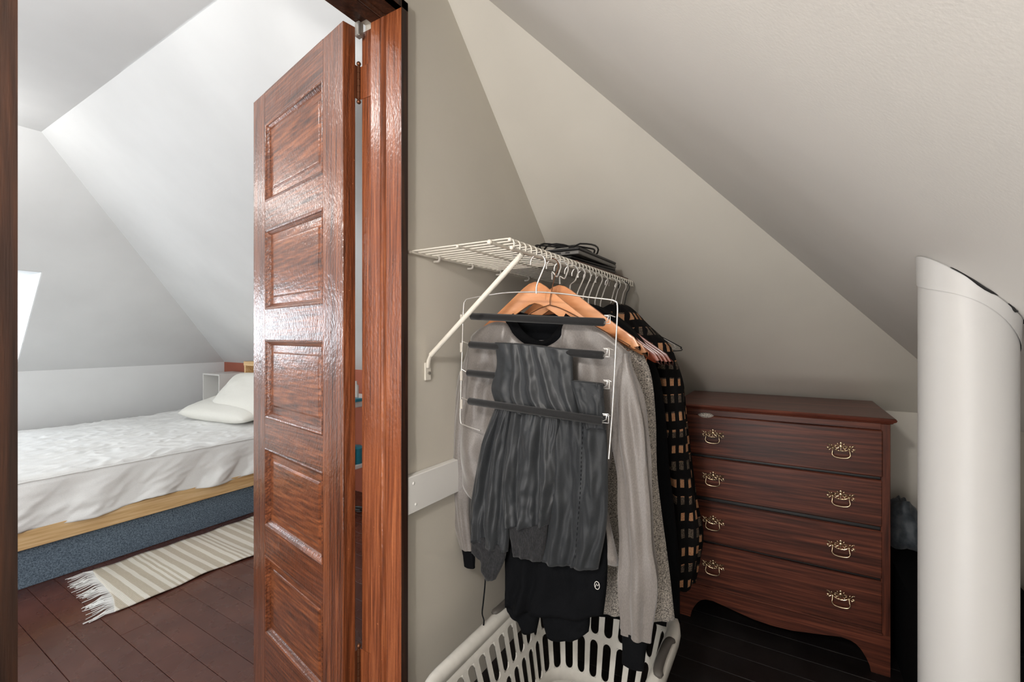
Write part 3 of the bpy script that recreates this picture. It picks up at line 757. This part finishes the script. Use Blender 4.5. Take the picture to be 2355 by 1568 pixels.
wire_hanger(1.040, CZ+.078, M['iron'], 'thin dark wire hanger between trouser hanger and first wooden hanger', None)
wood_hanger(1.098, CZ+.135, M['hanger'], 'pale natural wooden hanger with bare right arm, second from the front', GR)
wood_hanger(1.165, CZ+.118, M['hanger'], 'pale wooden hanger with the heather pullover, third from the front', GR)

def garment(name, label, cat, X, m, top, right, bottom_v, left_u, th, seed, folds=(), trim=None, nz=40, ny=36):
    t = empty(name, (X, .52, CZ-.2), label, cat)
    R = pts(X, *right); T = pts(X, *top)
    Lp = [px(top[0][0], top[0][1], X=X)] + [px(left_u, v, X=X) for v in (900, 1050, 1200, bottom_v-30)]
    B = [Lp[-1], Lp[-1].lerp(R[-1], .33)+Vector((0,0,-.01)), Lp[-1].lerp(R[-1], .66)+Vector((0,0,.0)), R[-1]]
    under(t, sheet('body', m, T, B, Lp, R, th, folds=folds, nz=nz, ny=ny, seed=seed, rough=.008))
    if trim:
        v0, v1, tm = trim
        B2 = [p+Vector((0,0,.012)) for p in B]; B3 = [p+Vector((0,0,-.014)) for p in B]
        under(t, sheet('hem', tm, B2, B3, [B2[0], B3[0]], [B2[-1]+Vector((0,.008,0)), B3[-1]+Vector((0,.02,0))], th*.8, nz=6, ny=ny, seed=seed, rough=.003))
    return t
garment('pullover', 'salt and pepper heather knit pullover with a black hem, behind the grey sweater', 'pullover', 1.19, M['heather'],
        ((1225,735),(1290,700),(1330,694),(1400,738),(1470,795)), ((1470,795),(1497,860),(1508,960),(1511,1080),(1522,1180),(1538,1300),(1552,1424)), 1400, 1290, .030, 61,
        ((.55,.04,.010,0),(.68,.05,-.010,.05),(.8,.05,.012,.05),(.92,.04,-.004,0)), (0, 0, M['black_cloth']))
garment('jacket', 'plain black jacket hanging between the heather pullover and plaid shirt', 'jacket', 1.315, M['black_cloth'],
        ((1262,760),(1320,705),(1360,700),(1430,740),(1492,805)), ((1492,805),(1518,870),(1531,960),(1540,1080),(1552,1180),(1562,1300),(1564,1432)), 1400, 1300, .045, 71,
        ((.6,.05,.012,0),(.8,.05,-.010,.05)))
garment('plaid_shirt', 'tan and black plaid flannel shirt, rearmost garment next to the dresser', 'shirt', 1.50, M['plaid'],
        ((1320,770),(1395,712),(1432,700),(1490,752),(1545,800)), ((1545,800),(1568,870),(1576,960),(1586,1060),(1598,1150),(1608,1230),(1602,1290),(1588,1354)), 1330, 1400, .050, 81,
        ((.62,.04,.018,.05),(.72,.04,-.018,.05),(.82,.04,.018,.03),(.91,.03,-.012,.02)))
garment('plaid_shirt', 'dark rust plaid shirt half hidden behind the tan plaid one', 'shirt', 1.60, M['plaid'],
        ((1330,790),(1405,722),(1442,706),(1495,762),(1550,812)), ((1550,812),(1572,880),(1580,960),(1592,1060),(1604,1150),(1618,1225),(1610,1290),(1600,1340)), 1300, 1420, .03, 85,
        ((.8,.04,.012,.05),(.9,.03,-.01,.02)))
# black cuffs against the wall
o = sleeve('sleeve', M['black_cloth'], [px(u, v, X=1.13) for u, v in ((1080,960),(1062,1080),(1050,1180),(1044,1232))], [.03, .028, .022, .016], flat=.6, seed=14, rough=.08)
tag(o, 'black sleeve end hanging against the wall left of the grey sweater', 'sleeve')
o = MB().tube(smooth_path([px(u, v, X=PX_+.02) for u, v in ((1112,1285),(1116,1330),(1112,1380),(1109,1410),(1113,1428),(1109,1450))], 6), [.0022]*31, 6, flat=.3).build('drawstring', M['black_cloth'], smooth=True)
tag(o, 'thin black drawstring dangling under the cuffs beside the wall', 'cord')
for i, (X, az) in enumerate(((1.26, .098), (1.302, .094), (1.357, .09), (1.407, .088))):
    lab = ['red-brown wooden hanger, frontmost of the dark ones', 'red-brown wooden hanger, second of the dark ones', 'red-brown wooden hanger, third of the dark ones', 'red-brown wooden hanger, rearmost of the dark ones'][i]
    wood_hanger(X, CZ+az, M['hanger_red'], lab, 'dark wooden hangers', half=.228, drop=.155)
wood_hanger(1.215, CZ+.10, M['hanger'], 'pale wooden hanger just before the red-brown ones', GR, half=.20)
wood_hanger(1.497, CZ+.075, M['hanger_red'], 'red-brown hanger inside the tan plaid shirt', 'dark wooden hangers', half=.2)
wire_hanger(1.535, CZ+.07, M['chrome'], 'chrome wire hanger right behind the tan plaid shirt', None)
wood_hanger(1.60, CZ+.065, M['hanger_red'], 'red-brown hanger inside the dark rust plaid shirt', 'dark wooden hangers', half=.2)
wire_hanger(1.64, CZ+.06, M['black_plastic'], 'black hanger at the far end of the wire shelf', None, r=.0018)

# ------------------------------------------------------------------ wall board
b0 = px(937, 1100, Y=WY0-.02); b1 = px(937, 1187, Y=WY0-.02)
cl = empty('wall_board', (b0.x, WY0, b1.z), 'white painted board screwed to the wall beside the door frame', 'board')
MB().box(0, -.0195, 0, .75, 0, b0.z-b1.z, .002).build('board', M['white_trim'], cl)
for x, z in ((.022, .075), (.030, .020)): MB().ball((x, -.0195, z), .004, sc=(1,.5,1)).build('screw', M['white_trim'], cl, smooth=True)

# ------------------------------------------------------------------ dresser
DXF, DYR, DYL = 1.806, -.2845, .369; DH = .779-.01; DD = .43; 
ds = empty('dresser', (DXF, DYR, CF), 'dark cherry wood four-drawer dresser with brass pulls under the slope', 'dresser')
dw = DYL-DYR
def dz_(rel_cam): return rel_cam
zt = [ (1.05-CZ*0)*0 ]
def ZD(y): return (1.06 - (y-HY)/F*1.402) - 0.0       # height over the closet floor of a row seen at the right end
c = MB(); c.box(.002, .012, .0, DD, .030, ZD(975), .001); c.box(.002, dw-.030, 0, DD, dw-.012, ZD(975), .001); c.box(DD-.012, .03, .05, DD-.004, dw-.03, ZD(975))
c.box(.03, .03, .10, DD-.012, dw-.03, .112)
c.build('carcass', M['dresser_v'], ds)
for y0, y1 in ((.0105, .034), (dw-.034, dw-.0105)): MB().box(-.001, y0, ZD(1464), .018, y1, ZD(976), .001).build('stile', M['dresser_v'], ds)
MB().box(.001, .034, ZD(990), .018, dw-.034, ZD(976)).build('top_rail', M['dresser'], ds)
for ya, yb_ in ((1099.5,1106),(1216,1224.5),(1336.5,1341)): MB().box(.012, .034, ZD(yb_)-.004, .022, dw-.034, ZD(ya)+.004).build('gap_strip', M['black_plastic'], ds)  # black strips stand in for the shade inside the drawer gaps
# top with a moulded edge
t = MB(); zt0 = ZD(976); prof = [(.000, 0), (-.006, .002), (-.009, .006), (-.014, .009), (-.016, .014), (-.013, .019), (-.009, .020)]
vs = []; 
for o_, h in prof: vs += [(o_, .012+o_, zt0+h), (o_, dw-.012-o_, zt0+h), (DD+.004, dw-.012-o_, zt0+h), (DD+.004, .012+o_, zt0+h)]
fs = [(k*4+i, k*4+(i+1)%4, (k+1)*4+(i+1)%4, (k+1)*4+i) for k in range(len(prof)-1) for i in range(4)] + [(3,2,1,0), tuple((len(prof)-1)*4+i for i in range(4))]
t.add(vs, fs).build('top', M['dresser_top'], ds)
# apron with feet cut
zA = ZD(1463); ap = [(.0105, 0), (.058, 0), (.061, .018), (.070, .040), (.083, .061), (.096, .074), (.111, .081), (.136, .083), (.187, .073), (.268, .058), (.320, .055)]
ap = ap + [(dw-y, z) for y, z in reversed(ap)]
MB().prism([(0, y, z) for y, z in ap] + [(0, dw-.0105, zA), (0, .0105, zA)], (.018, 0, 0)).build('apron', M['dresser'], ds)
MB().box(-.010, .030, zA-.001, .002, dw-.030, zA+.006, .002).build('apron_bead', M['dresser'], ds)
def pull_mesh():
    m = MB()
    def P(h, v, d=.004): return (-d, -h, v)      # h to the viewer's right is -y
    q = smooth_path([P(-.0215,.001,.010), P(-.0225,-.008,.014), P(-.0235,-.017,.015), P(-.017,-.025,.015), P(0,-.0275,.015), P(.017,-.025,.015), P(.0235,-.017,.015), P(.0225,-.008,.014), P(.0215,.001,.010)], 4)
    m.tube(q, [.0013+.0009*math.sin(math.pi*i/(len(q)-1)) for i in range(len(q))], 8)
    for s in (-1, 1):
        m.ball(P(s*.0215, .001, .007), .0042)
        m.tube([P(s*.0215, .001, 0), P(s*.0215, .001, .010)], .0022, 8)
        for h, v, l, w, ang in ((.031,.010,.009,.0028,38),(.034,.001,.008,.0026,-8),(.030,-.006,.007,.0022,-45),(.024,.009,.006,.0022,80),(.013,.009,.007,.0024,150),(.008,.015,.006,.0022,60),(.012,-.003,.007,.0020,-20),(.005,-.006,.006,.0020,-10),(.014,.004,.006,.0018,20)):
            R = Matrix.Rotation(math.radians(-ang if s > 0 else -(180-ang)), 3, 'X')
            m.ball(P(s*h, v, .003), 1, 7, 4, (.0016, l/1.0*.62, w*.8), R)
        m.tube(smooth_path([P(s*.0215,.001,.003), P(s*.016,.010,.004), P(s*.008,.009,.004), P(s*.006,.003,.004), P(s*.012,.001,.004)], 3), .0011, 6)
        m.tube(smooth_path([P(s*.0215,.001,.003), P(s*.029,.006,.004), P(s*.033,.012,.004), P(s*.037,.013,.004)], 3), .0011, 6)
        m.tube(smooth_path([P(s*.0215,.001,.003), P(s*.030,-.004,.004), P(s*.034,-.001,.004), P(s*.037,-.006,.004)], 3), .0010, 6)
        m.tube(smooth_path([P(s*.0215,.001,.003), P(s*.012,-.006,.004), P(0,-.008,.004)], 3), .0011, 6)
    m.ball(P(0,.018,.003), 1, 7, 5, (.002,.0035,.0048)); m.ball(P(0,.008,.003), 1, 8, 5, (.002,.005,.006))
    m.tube([P(0,.020,.003), P(0,-.006,.003)], .0012, 6)
    return m
pull0 = None
pulls = [(.232-DYR), (-.148-DYR)]
for k, (ya, yb_) in enumerate(((990,1099.5),(1106,1216),(1224.5,1336.5),(1341,1461.5))):
    za, zb_ = ZD(ya), ZD(yb_)
    out = -.007 if k == 0 else -.001
    dwr = MB().box(out-.002, .030, zb_+.001, .012, dw-.030, za-.001, .003).build('drawer', M['dresser'], ds)
    for yy in pulls:
        zc = (za+zb_)/2+.004
        if pull0 is None: pull0 = pull_mesh().build('pull', M['brass'], dwr, smooth=True); pull0.location = (out-.002, yy, zc)
        else: inst('pull', pull0, dwr, (out-.002, yy, zc))
o = MB().ball((0,0,0), 1, 16, 8, (.012, .028, .010)).build('cloth_scrap', M['heather'], smooth=True)
o.location = px(1623, 955, X=DXF-.002); tag(o, 'pale cloth edge poking out above the top drawer of the dresser', 'cloth')

# ------------------------------------------------------------------ storage things between dresser and pipe
bx = empty('storage_bag', (1.95, -.455, CF), 'black fabric storage bag on the floor right of the dresser', 'bag')
bm = MB(); 
vs = []; NN, KK = 28, 7
for j in range(KK+1):
    z = .295*j/KK
    for i in range(NN):
        a = 2*math.pi*i/NN; e = .38
        cx_ = abs(math.cos(a))**e*math.copysign(1, math.cos(a)); cy_ = abs(math.sin(a))**e*math.copysign(1, math.sin(a))
        g = 1 + .03*vnoise(cx_*2, cy_*2, z*9) - (.03 if j in (0, KK) else 0)
        vs.append((.315*cx_*g, .155*cy_*g, z))
fs = [(j*NN+i, j*NN+(i+1)%NN, (j+1)*NN+(i+1)%NN, (j+1)*NN+i) for j in range(KK) for i in range(NN)] + [tuple(range(NN))[::-1], tuple(KK*NN+i for i in range(NN))]
bm.add(vs, fs).build('body', M['black_cloth'], bx, smooth=True)
bm = MB(); bm.tube(smooth_path([(-.31,-.1,.2),(-.33,-.08,.26),(-.33,.08,.26),(-.31,.1,.2)], 4), .006, 6); bm.build('handle', M['black_cloth'], bx, smooth=True)
def rumpled(name, m, loc, sx, sy, sz, seed, label, cat, n=30):
    mb = MB(); vs = []; mm = 14
    for i in range(1, mm):
        th = math.pi*i/mm
        for k in range(n):
            a = 2*math.pi*k/n
            p = Vector((math.sin(th)*math.cos(a), math.sin(th)*math.sin(a), math.cos(th)))
            r = 1+.45*noise.noise(p*1.6+Vector((seed,0,0)))+.25*abs(noise.noise(p*4+Vector((0,seed,0))))
            z = p.z*r*sz
            vs.append((p.x*r*sx, p.y*r*sy, max(z, -sz*.5)))
    vs += [(0,0,sz), (0,0,-sz*.5)]
    fs = [(i*n+k, (i+1)*n+k, (i+1)*n+(k+1)%n, i*n+(k+1)%n) for i in range(mm-2) for k in range(n)]
    T = (mm-1)*n
    fs += [(T, k, (k+1)%n) for k in range(n)] + [(T+1, (mm-2)*n+(k+1)%n, (mm-2)*n+k) for k in range(n)]
    mb.add(vs, fs); o = mb.build(name, m, smooth='all'); o.location = loc
    return tag(o, label, cat)
zt_ = CF+.295
rumpled('crumpled_cloth', M['linen'], (1.715, -.385, zt_+.020), .045, .05, .042, 3, 'crumpled off-white cloth on the black bag right of the dresser', 'cloth')
rumpled('plastic_bag', M['greybag'], (2.16, -.36, zt_+.05), .055, .055, .10, 8, 'blue-grey plastic bag against the knee wall behind the dresser edge', 'bag')
cb_ = empty('carton', (2.13, -.47, zt_), 'small beige carton beside the pipe on the black bag', 'box')
MB().box(-.09, -.06, 0, .09, .055, .125, .002).build('body', M['carton'], cb_)
MB().prism([(-.09,-.06,.125), (-.09,.055,.125), (-.03,.06,.165), (-.03,-.06,.165)], (0,0,.002)).build('flap', M['carton'], cb_)
o = MB().prism([(-.10,.05,0), (-.10,-.08,0), (.05,-.08,.012), (.05,.02,.03)], (0,0,.003)).build('paper_sheet', M['paper']); o.location = (2.11, -.48, zt_+.17)
tag(o, 'white paper lying on the open beige carton', 'paper')

# ------------------------------------------------------------------ pipe
PC = Vector((.903, -.222)); PR = .0525
pp = empty('vent_pipe', (PC.x, PC.y, CF), 'thick white vertical vent pipe passing through the slope at the right', 'pipe')
mb = MB(); n = 48
vs = []
for zf in (0, 1):
    for k in range(n):
        a = 2*math.pi*k/n; x, y = PR*math.cos(a), PR*math.sin(a)
        vs.append((x, y, 0 if not zf else zP2(PC.y+y)+.02-CF))
mb.add(vs, [(k, (k+1)%n, n+(k+1)%n, n+k) for k in range(n)]); mb.build('pipe', M['pipe'], pp, smooth='all')
mb = MB(); vs = []
for k in range(n+1):
    a = 2*math.pi*k/n; 
    for rr_, dd_ in ((PR+.0012, -.035+.012*math.sin(a*2+1)), (PR+.0025, -.002)):
        x, y = rr_*math.cos(a), rr_*math.sin(a); vs.append((x, y, zP2(PC.y+y)-CF+dd_))
mb.add(vs, [(k*2, (k+1)*2, (k+1)*2+1, k*2+1) for k in range(n)]); mb.build('plaster_collar', M['pipe'], pp, smooth='all')
mb = MB()
for a0, a1 in ((150, 200), (212, 228), (252, 262)):
    q = []
    for k in range(8):
        a = math.radians(a0+(a1-a0)*k/7); x, y = (PR+.003)*math.cos(a), (PR+.003)*math.sin(a)
        q.append((x, y, zP2(PC.y+y)-CF-.001+.002*math.sin(k)))
    MB().tube(q, [.0004]+[.0017]*6+[.0004], 6).build('gap', M['black_plastic'], pp)

# ------------------------------------------------------------------ laundry basket
lb = empty('laundry_basket', (1.03, .475, CF), 'white plastic laundry basket with slotted sides under the hanging clothes', 'basket')
RZ = .27; hx, hy = .315, .205; bxx, byy = .245, .145; cr = .10
def rrect(ax, ay, r, m=8):
    out = []
    for qx, qy, a0 in ((1,1,0), (-1,1,90), (-1,-1,180), (1,-1,270)):
        for k in range(m+1):
            a = math.radians(a0+90*k/m); out.append((qx*(ax-r)+r*math.cos(a), qy*(ay-r)+r*math.sin(a)))
    return out
def ring_pt(s, f):
    """point on the wall: s = fraction round, f = height fraction"""
    ax, ay = bxx+(hx-bxx)*f, byy+(hy-byy)*f
    L_ = rr_cache.setdefault(round(f, 4), None)
    if L_ is None:
        P = rrect(ax, ay, .07+.03*f, 10); P.append(P[0]); cum = [0]
        for a, b in zip(P, P[1:]): cum.append(cum[-1]+math.dist(a, b))
        L_ = rr_cache[round(f, 4)] = (P, cum)
    P, cum = L_; t = s*cum[-1]
    import bisect
    i = min(max(bisect.bisect_right(cum, t)-1, 0), len(P)-2); q = (t-cum[i])/max(1e-9, cum[i+1]-cum[i])
    return (P[i][0]*(1-q)+P[i+1][0]*q, P[i][1]*(1-q)+P[i+1][1]*q, .006+(RZ-.006)*f)
rr_cache = {}
NS = 40; rowsF = [(.12, .48), (.54, .88)]
mb = MB()
def quad(s0, f0, s1, f1):
    mb.add([ring_pt(s0, f0), ring_pt(s1, f0), ring_pt(s1, f1), ring_pt(s0, f1)], [(0,1,2,3)])
for i in range(NS):
    a, b = i/NS, (i+1)/NS; w_ = b-a; s0_, s1_ = a+w_*.2, b-w_*.2; sc_ = (a+b)/2
    for f0, f1 in ((0, .12), (.48, .54), (.88, 1)):
        for u0, u1 in ((a, s0_), (s0_, s1_), (s1_, b)): quad(u0, f0, u1, f1)
    for f0, f1 in rowsF:
        quad(a, f0, s0_, f1); quad(s1_, f0, b, f1)
        # rounded slot ends, six steps
        rf = .055
        for e, d_ in ((f0, 1), (f1, -1)):
            K = 5
            arc = [(sc_-(s1_-s0_)/2*math.cos(math.pi*k/(K*2)*1.0), e+d_*rf*(1-math.sin(math.pi*k/(K*2)))) for k in range(K+1)]
            arc += [(2*sc_-q[0], q[1]) for q in reversed(arc[:-1])]
            for p, q in zip(arc, arc[1:]):
                mb.add([ring_pt(p[0], e), ring_pt(q[0], e), ring_pt(q[0], q[1]), ring_pt(p[0], p[1])], [(0,1,2,3)])
o = mb.build('slotted_wall', M['basket'], lb, smooth='all', weld=True); md = o.modifiers.new('t', 'SOLIDIFY'); md.thickness = .0035; md.offset = 0
P = rrect(bxx, byy, .07, 10); MB().prism([(x, y, .002) for x, y in P], (0, 0, .005)).build('bottom', M['basket'], lb)
# rolled rim, dipping at the long sides
def rimz(x, y): return RZ + .012 - .018*math.exp(-((x+.05)/.16)**2)*(1 if abs(y) > .15 else 0)
prof = [(-.004, -.012), (-.003, .004), (.004, .012), (.016, .013), (.026, .006), (.028, -.012), (.025, -.030)]
P = rrect(hx, hy, .10, 10); n = len(P); vs = []
for i, (x, y) in enumerate(P):
    a, b = Vector(P[i-1]), Vector(P[(i+1) % n]); t_ = (b-a).normalized(); nn = Vector((t_.y, -t_.x))
    for o_, h in prof: vs.append((x+nn.x*o_, y+nn.y*o_, RZ+h))
m_ = len(prof)
o = MB().add(vs, [(i*m_+k, ((i+1)%n)*m_+k, ((i+1)%n)*m_+k+1, i*m_+k+1) for i in range(n) for k in range(m_-1)]).build('rim', M['basket'], lb, smooth='all')
md = o.modifiers.new('t', 'SOLIDIFY'); md.thickness = .003; md.offset = 0
for s in (-1, 1):
    q = smooth_path([(.02, s*(hy+.022), RZ+.014), (.05, s*(hy+.014), RZ+.019), (.14, s*(hy+.014), RZ+.019), (.17, s*(hy+.022), RZ+.014)], 4)
    MB().tube(q, [.006]+[.011]*(len(q)-2)+[.006], 10, flat=.6).build('grip', M['basket_grip'], lb, smooth=True)

# ------------------------------------------------------------------ bedroom: bed
BF = 3.14; bed = empty('bed', (1.04, 3.88, 0), 'low oak-framed bed with blue-grey felt base along the far wall', 'bed')
MB().box(-1.02, BF-3.88, .0, 1.02, BF-3.88+.02, .20, .004).build('base_panel', M['blue'], bed)
MB().box(-1.04, -.78, .198, 1.04, -.755, .29, .003).build('side_rail', M['oak'], bed)
MB().box(-1.06, -.78, .198, -1.04, .76, .29, .003).build('foot_rail', M['oak_h'], bed)
MB().box(-1.0, -.75, .22, 1.0, .76, .27).build('slat_deck', M['oak'], bed)
MB().box(-1.0, -.74, .27, 1.0, .76, .50, .03).build('mattress', M['linen'], bed)
hb = MB(); y0, y1 = -.78, .06
hb.box(1.06, y1-.022, 0, 1.18, y1, 1.0, .002); hb.box(1.06, y0, 0, 1.18, y0+.022, 1.0, .002); hb.box(1.055, y0, .965, 1.185, y1, 1.0, .002); hb.box(1.06, y0, .86, 1.18, y1, .90, .002); hb.box(1.17, y0, .3, 1.18, y1, 1.0)
hb.box(1.06, y0, .3, 1.08, y1, .86)
hb.build('headboard', M['oak_h'], bed)
# bedspread: one cloth surface over the top and down the near side
sp = MB(); NX, NT_, ND = 300, 130, 26; vs = []
x0, x1 = -.02, 2.06
for i in range(NX+1):
    x = x0+(x1-x0)*i/NX
    head = max(0, (x-1.62)/.44); head = min(1, head); head = head*head*(3-2*head)
    for j in range(NT_+1):
        y = 4.68-(4.68-3.125)*j/NT_
        e = min(1, (y-3.125)/.05)
        q = Vector((x*3.2, y*6.5, 1.7))
        w1 = noise.noise(q+Vector((noise.noise(q*1.7), noise.noise(q*1.3+Vector((5,5,5))), 0))*.9)
        w2 = 1-abs(noise.noise(Vector((x*9, y*13, 3))+Vector((w1, w1*.5, 0))*1.5))*2
        w3 = noise.noise(Vector((x*22, y*30, 8)))
        ctr = .5+.5*math.exp(-((x-1.2)/.5)**2)
        z = .528+.009*w1+.012*max(0, w2)*ctr+.003*w3*ctr-.012*(1-e)**2+.055*head*math.exp(-((y-4.0)/.7)**2)
        vs.append((x, y, z))
    rx = noise.noise(Vector((x*5, 0, 4)))
    for j in range(1, ND+1):
        s = j/ND
        drop = .232+.016*noise.noise(Vector((x*3.1, 1, 2)))+.006*math.sin(x*9)
        f = .010*math.sin(x*21+3*noise.noise(Vector((x*2.5, 2, 2)))+s*2.0)+.014*noise.noise(Vector((x*6+s*2, s*2.2, 6)))+.006*noise.noise(Vector((x*22+s*6, s*7, 6)))
        y = 3.120-.030*s-max(-.010, f*s**.7*1.5)
        if j == 1: y = 3.126; 
        z = .516-drop*s
        if j == 1: z = .513
        vs.append((x, y, z))
n = NT_+ND+1
sp.add(vs, [(i*n+j, (i+1)*n+j, (i+1)*n+j+1, i*n+j+1) for i in range(NX) for j in range(n-1)])
o = sp.build('bedspread', M['linen'], smooth='all'); tag(o, 'rumpled white cotton cover spread over the bed', 'bedspread')
md = o.modifiers.new('t', 'SOLIDIFY'); md.thickness = .003; md.offset = -1
q = [(x0+(x1-x0)*i/120, 3.119-.0015*math.sin(i*.9), .5155+.0025*noise.noise(Vector((i*.3,0,0)))) for i in range(121)]
s_ = MB().tube(q, .0032, 6).build('seam', M['linen'], o, smooth=True)
# pillow leaning on the headboard
def pillow(loc, lx, ly, lz, rot, label):
    mb = MB(); N = 28; vs = []; fs = []
    for side in (1, -1):
        for i in range(N+1):
            for j in range(N+1):
                u, v = -1+2*i/N, -1+2*j/N
                h = (max(0, 1-u*u*u*u)*max(0, 1-v*v*v*v))**.55
                w_ = .10*noise.noise(Vector((u*2.2, v*2.2, side*3+1)))+.05*abs(noise.noise(Vector((u*6, v*6, 7))))
                pinch = 1-.06*(abs(u*v))**2
                vs.append((u*lx*(1-.05*(1-v*v)*0)*pinch, v*ly*pinch, side*lz*h*(1+w_)))
    m = (N+1)**2
    for s in (0, 1):
        for i in range(N):
            for j in range(N):
                a = s*m+i*(N+1)+j; q = (a, a+1, a+N+2, a+N+1); fs.append(q if s else q[::-1])
    mb.add(vs, fs); o = mb.build('pillow', M['pillow'], smooth='all', weld=True); o.location = loc; o.rotation_euler = rot
    return tag(o, label, 'pillow')
pillow((2.00, 3.66, .745), .20, .36, .09, (0, math.radians(-48), .06), 'plump ivory pillow leaning against the headboard')
pillow((1.93, 3.80, .640), .20, .42, .065, (0, math.radians(-14), .12), 'flat ivory pillow lying under the leaning one')
# white open shelf unit in the corner
un = empty('shelf_unit', (2.125, 4.55, 0), 'narrow white open shelf unit in the corner behind the bed', 'shelf')
uz = CZ-.355
for a in ((0,-.15,0,.27,-.136,uz), (0,.136,0,.27,.15,uz)): MB().box(*a, .001).build('side_panel', M['white_trim'], un)
for z in (.03, .30, .555, uz-.014): MB().box(0, -.136, z, .27, .136, z+.014).build('shelf', M['white_trim'], un)
MB().box(.262, -.136, 0, .27, .136, uz).build('back_panel', M['white_trim'], un)

# ------------------------------------------------------------------ rug
rg = empty('striped_rug', (.85, 2.78, 0), 'cream and beige striped cotton rug with white fringe beside the bed', 'rug')
mb = MB(); NX, NY = 120, 24; vs = []
def rugp(u, v):
    x = -.06+u*1.15; y = -.26+.53*v
    x += .09*v*(1-u)+.012*math.sin(v*5)
    y += .010*math.sin(x*7+v)*(1-v*.5) - .01*math.sin(x*13)*(1-v)
    return x, y
for i in range(NX+1):
    for j in range(NY+1):
        x, y = rugp(i/NX, j/NY); vs.append((x, y, .006+.0022*math.sin(x*30+y*4)+.004*abs(noise.noise(Vector((x*5, y*5, 1))))))
mb.add(vs, [(i*(NY+1)+j, (i+1)*(NY+1)+j, (i+1)*(NY+1)+j+1, i*(NY+1)+j+1) for i in range(NX) for j in range(NY)])
o = mb.build('weave', M['rug'], rg, smooth='all'); md = o.modifiers.new('t', 'SOLIDIFY'); md.thickness = .004; md.offset = -1
mb = MB(); rf = random.Random(9)
for k in range(64):
    v = k/63; x, y = rugp(0, v); g = math.sin(v*23)*.35
    L_ = rf.uniform(.07, .11); a = math.pi+g+rf.uniform(-.22, .22)-.1
    q = [(x+.004, y, .007), (x+L_*.35*math.cos(a), y+L_*.35*math.sin(a), .010), (x+L_*.7*math.cos(a+.1), y+L_*.7*math.sin(a+.1), .005), (x+L_*math.cos(a+.2*rf.uniform(-1,1)), y+L_*math.sin(a+.1), .003)]
    mb.tube(q, [.0022,.002,.0018,.0012], 5)
o = mb.build('fringe', M['linen'], rg, smooth=True); o['kind'] = 'stuff'

# ------------------------------------------------------------------ side table seen through the gap at the hinges
tb_ = empty('side_table', (2.05, 2.62, 0), 'small white side table glimpsed between the door edge and jamb', 'table')
MB().box(-.16, -.28, .76, .17, .28, .80, .003).build('table_top', M['white_trim'], tb_)
MB().box(-.14, -.26, .36, .15, .26, .385, .002).build('lower_shelf', M['white_trim'], tb_)
for x in (-.14, .12):
    for y in (-.26, .23): MB().box(x, y, 0, x+.03, y+.03, .76, .002).build('leg', M['white_trim'], tb_)
o = MB().tube([(0,0,0),(0,0,.09),(0,0,.10),(0,0,.12)], [.022,.022,.012,.012], 14).build('bottle', M['paper'], smooth=True); o.location = (2.0, 2.42, .80)
tag(o, 'small white bottle on the side table in the door gap', 'bottle')
o = MB().box(-.03,-.05,0,.03,.05,.02,.003).build('phone_box', M['teal']); o.location = (1.94, 2.36, .80); tag(o, 'small blue box lying on the side table in the door gap', 'box')
o = MB().tube([(0,0,0),(0,0,.02),(0,0,.10),(0,0,.11)], [.05,.055,.055,.04], 16).build('teal_tub', M['teal'], smooth=True); o.location = (2.0, 2.42, .385)
tag(o, 'teal tub on the lower shelf of the side table', 'tub')
mb = MB()
for k in range(3): mb.tube(smooth_path([(0+.04*math.cos(a*2.1+k), .05*math.sin(a*1.7+k)*1.5, .012+.02*abs(math.sin(a+k))) for a in range(8)], 4), .004, 6)
o = mb.build('cable_tangle', M['black_plastic'], smooth=True); o.location = (2.12, 2.54, .0); tag(o, 'tangle of black cables on the floor below the side table', 'cable')
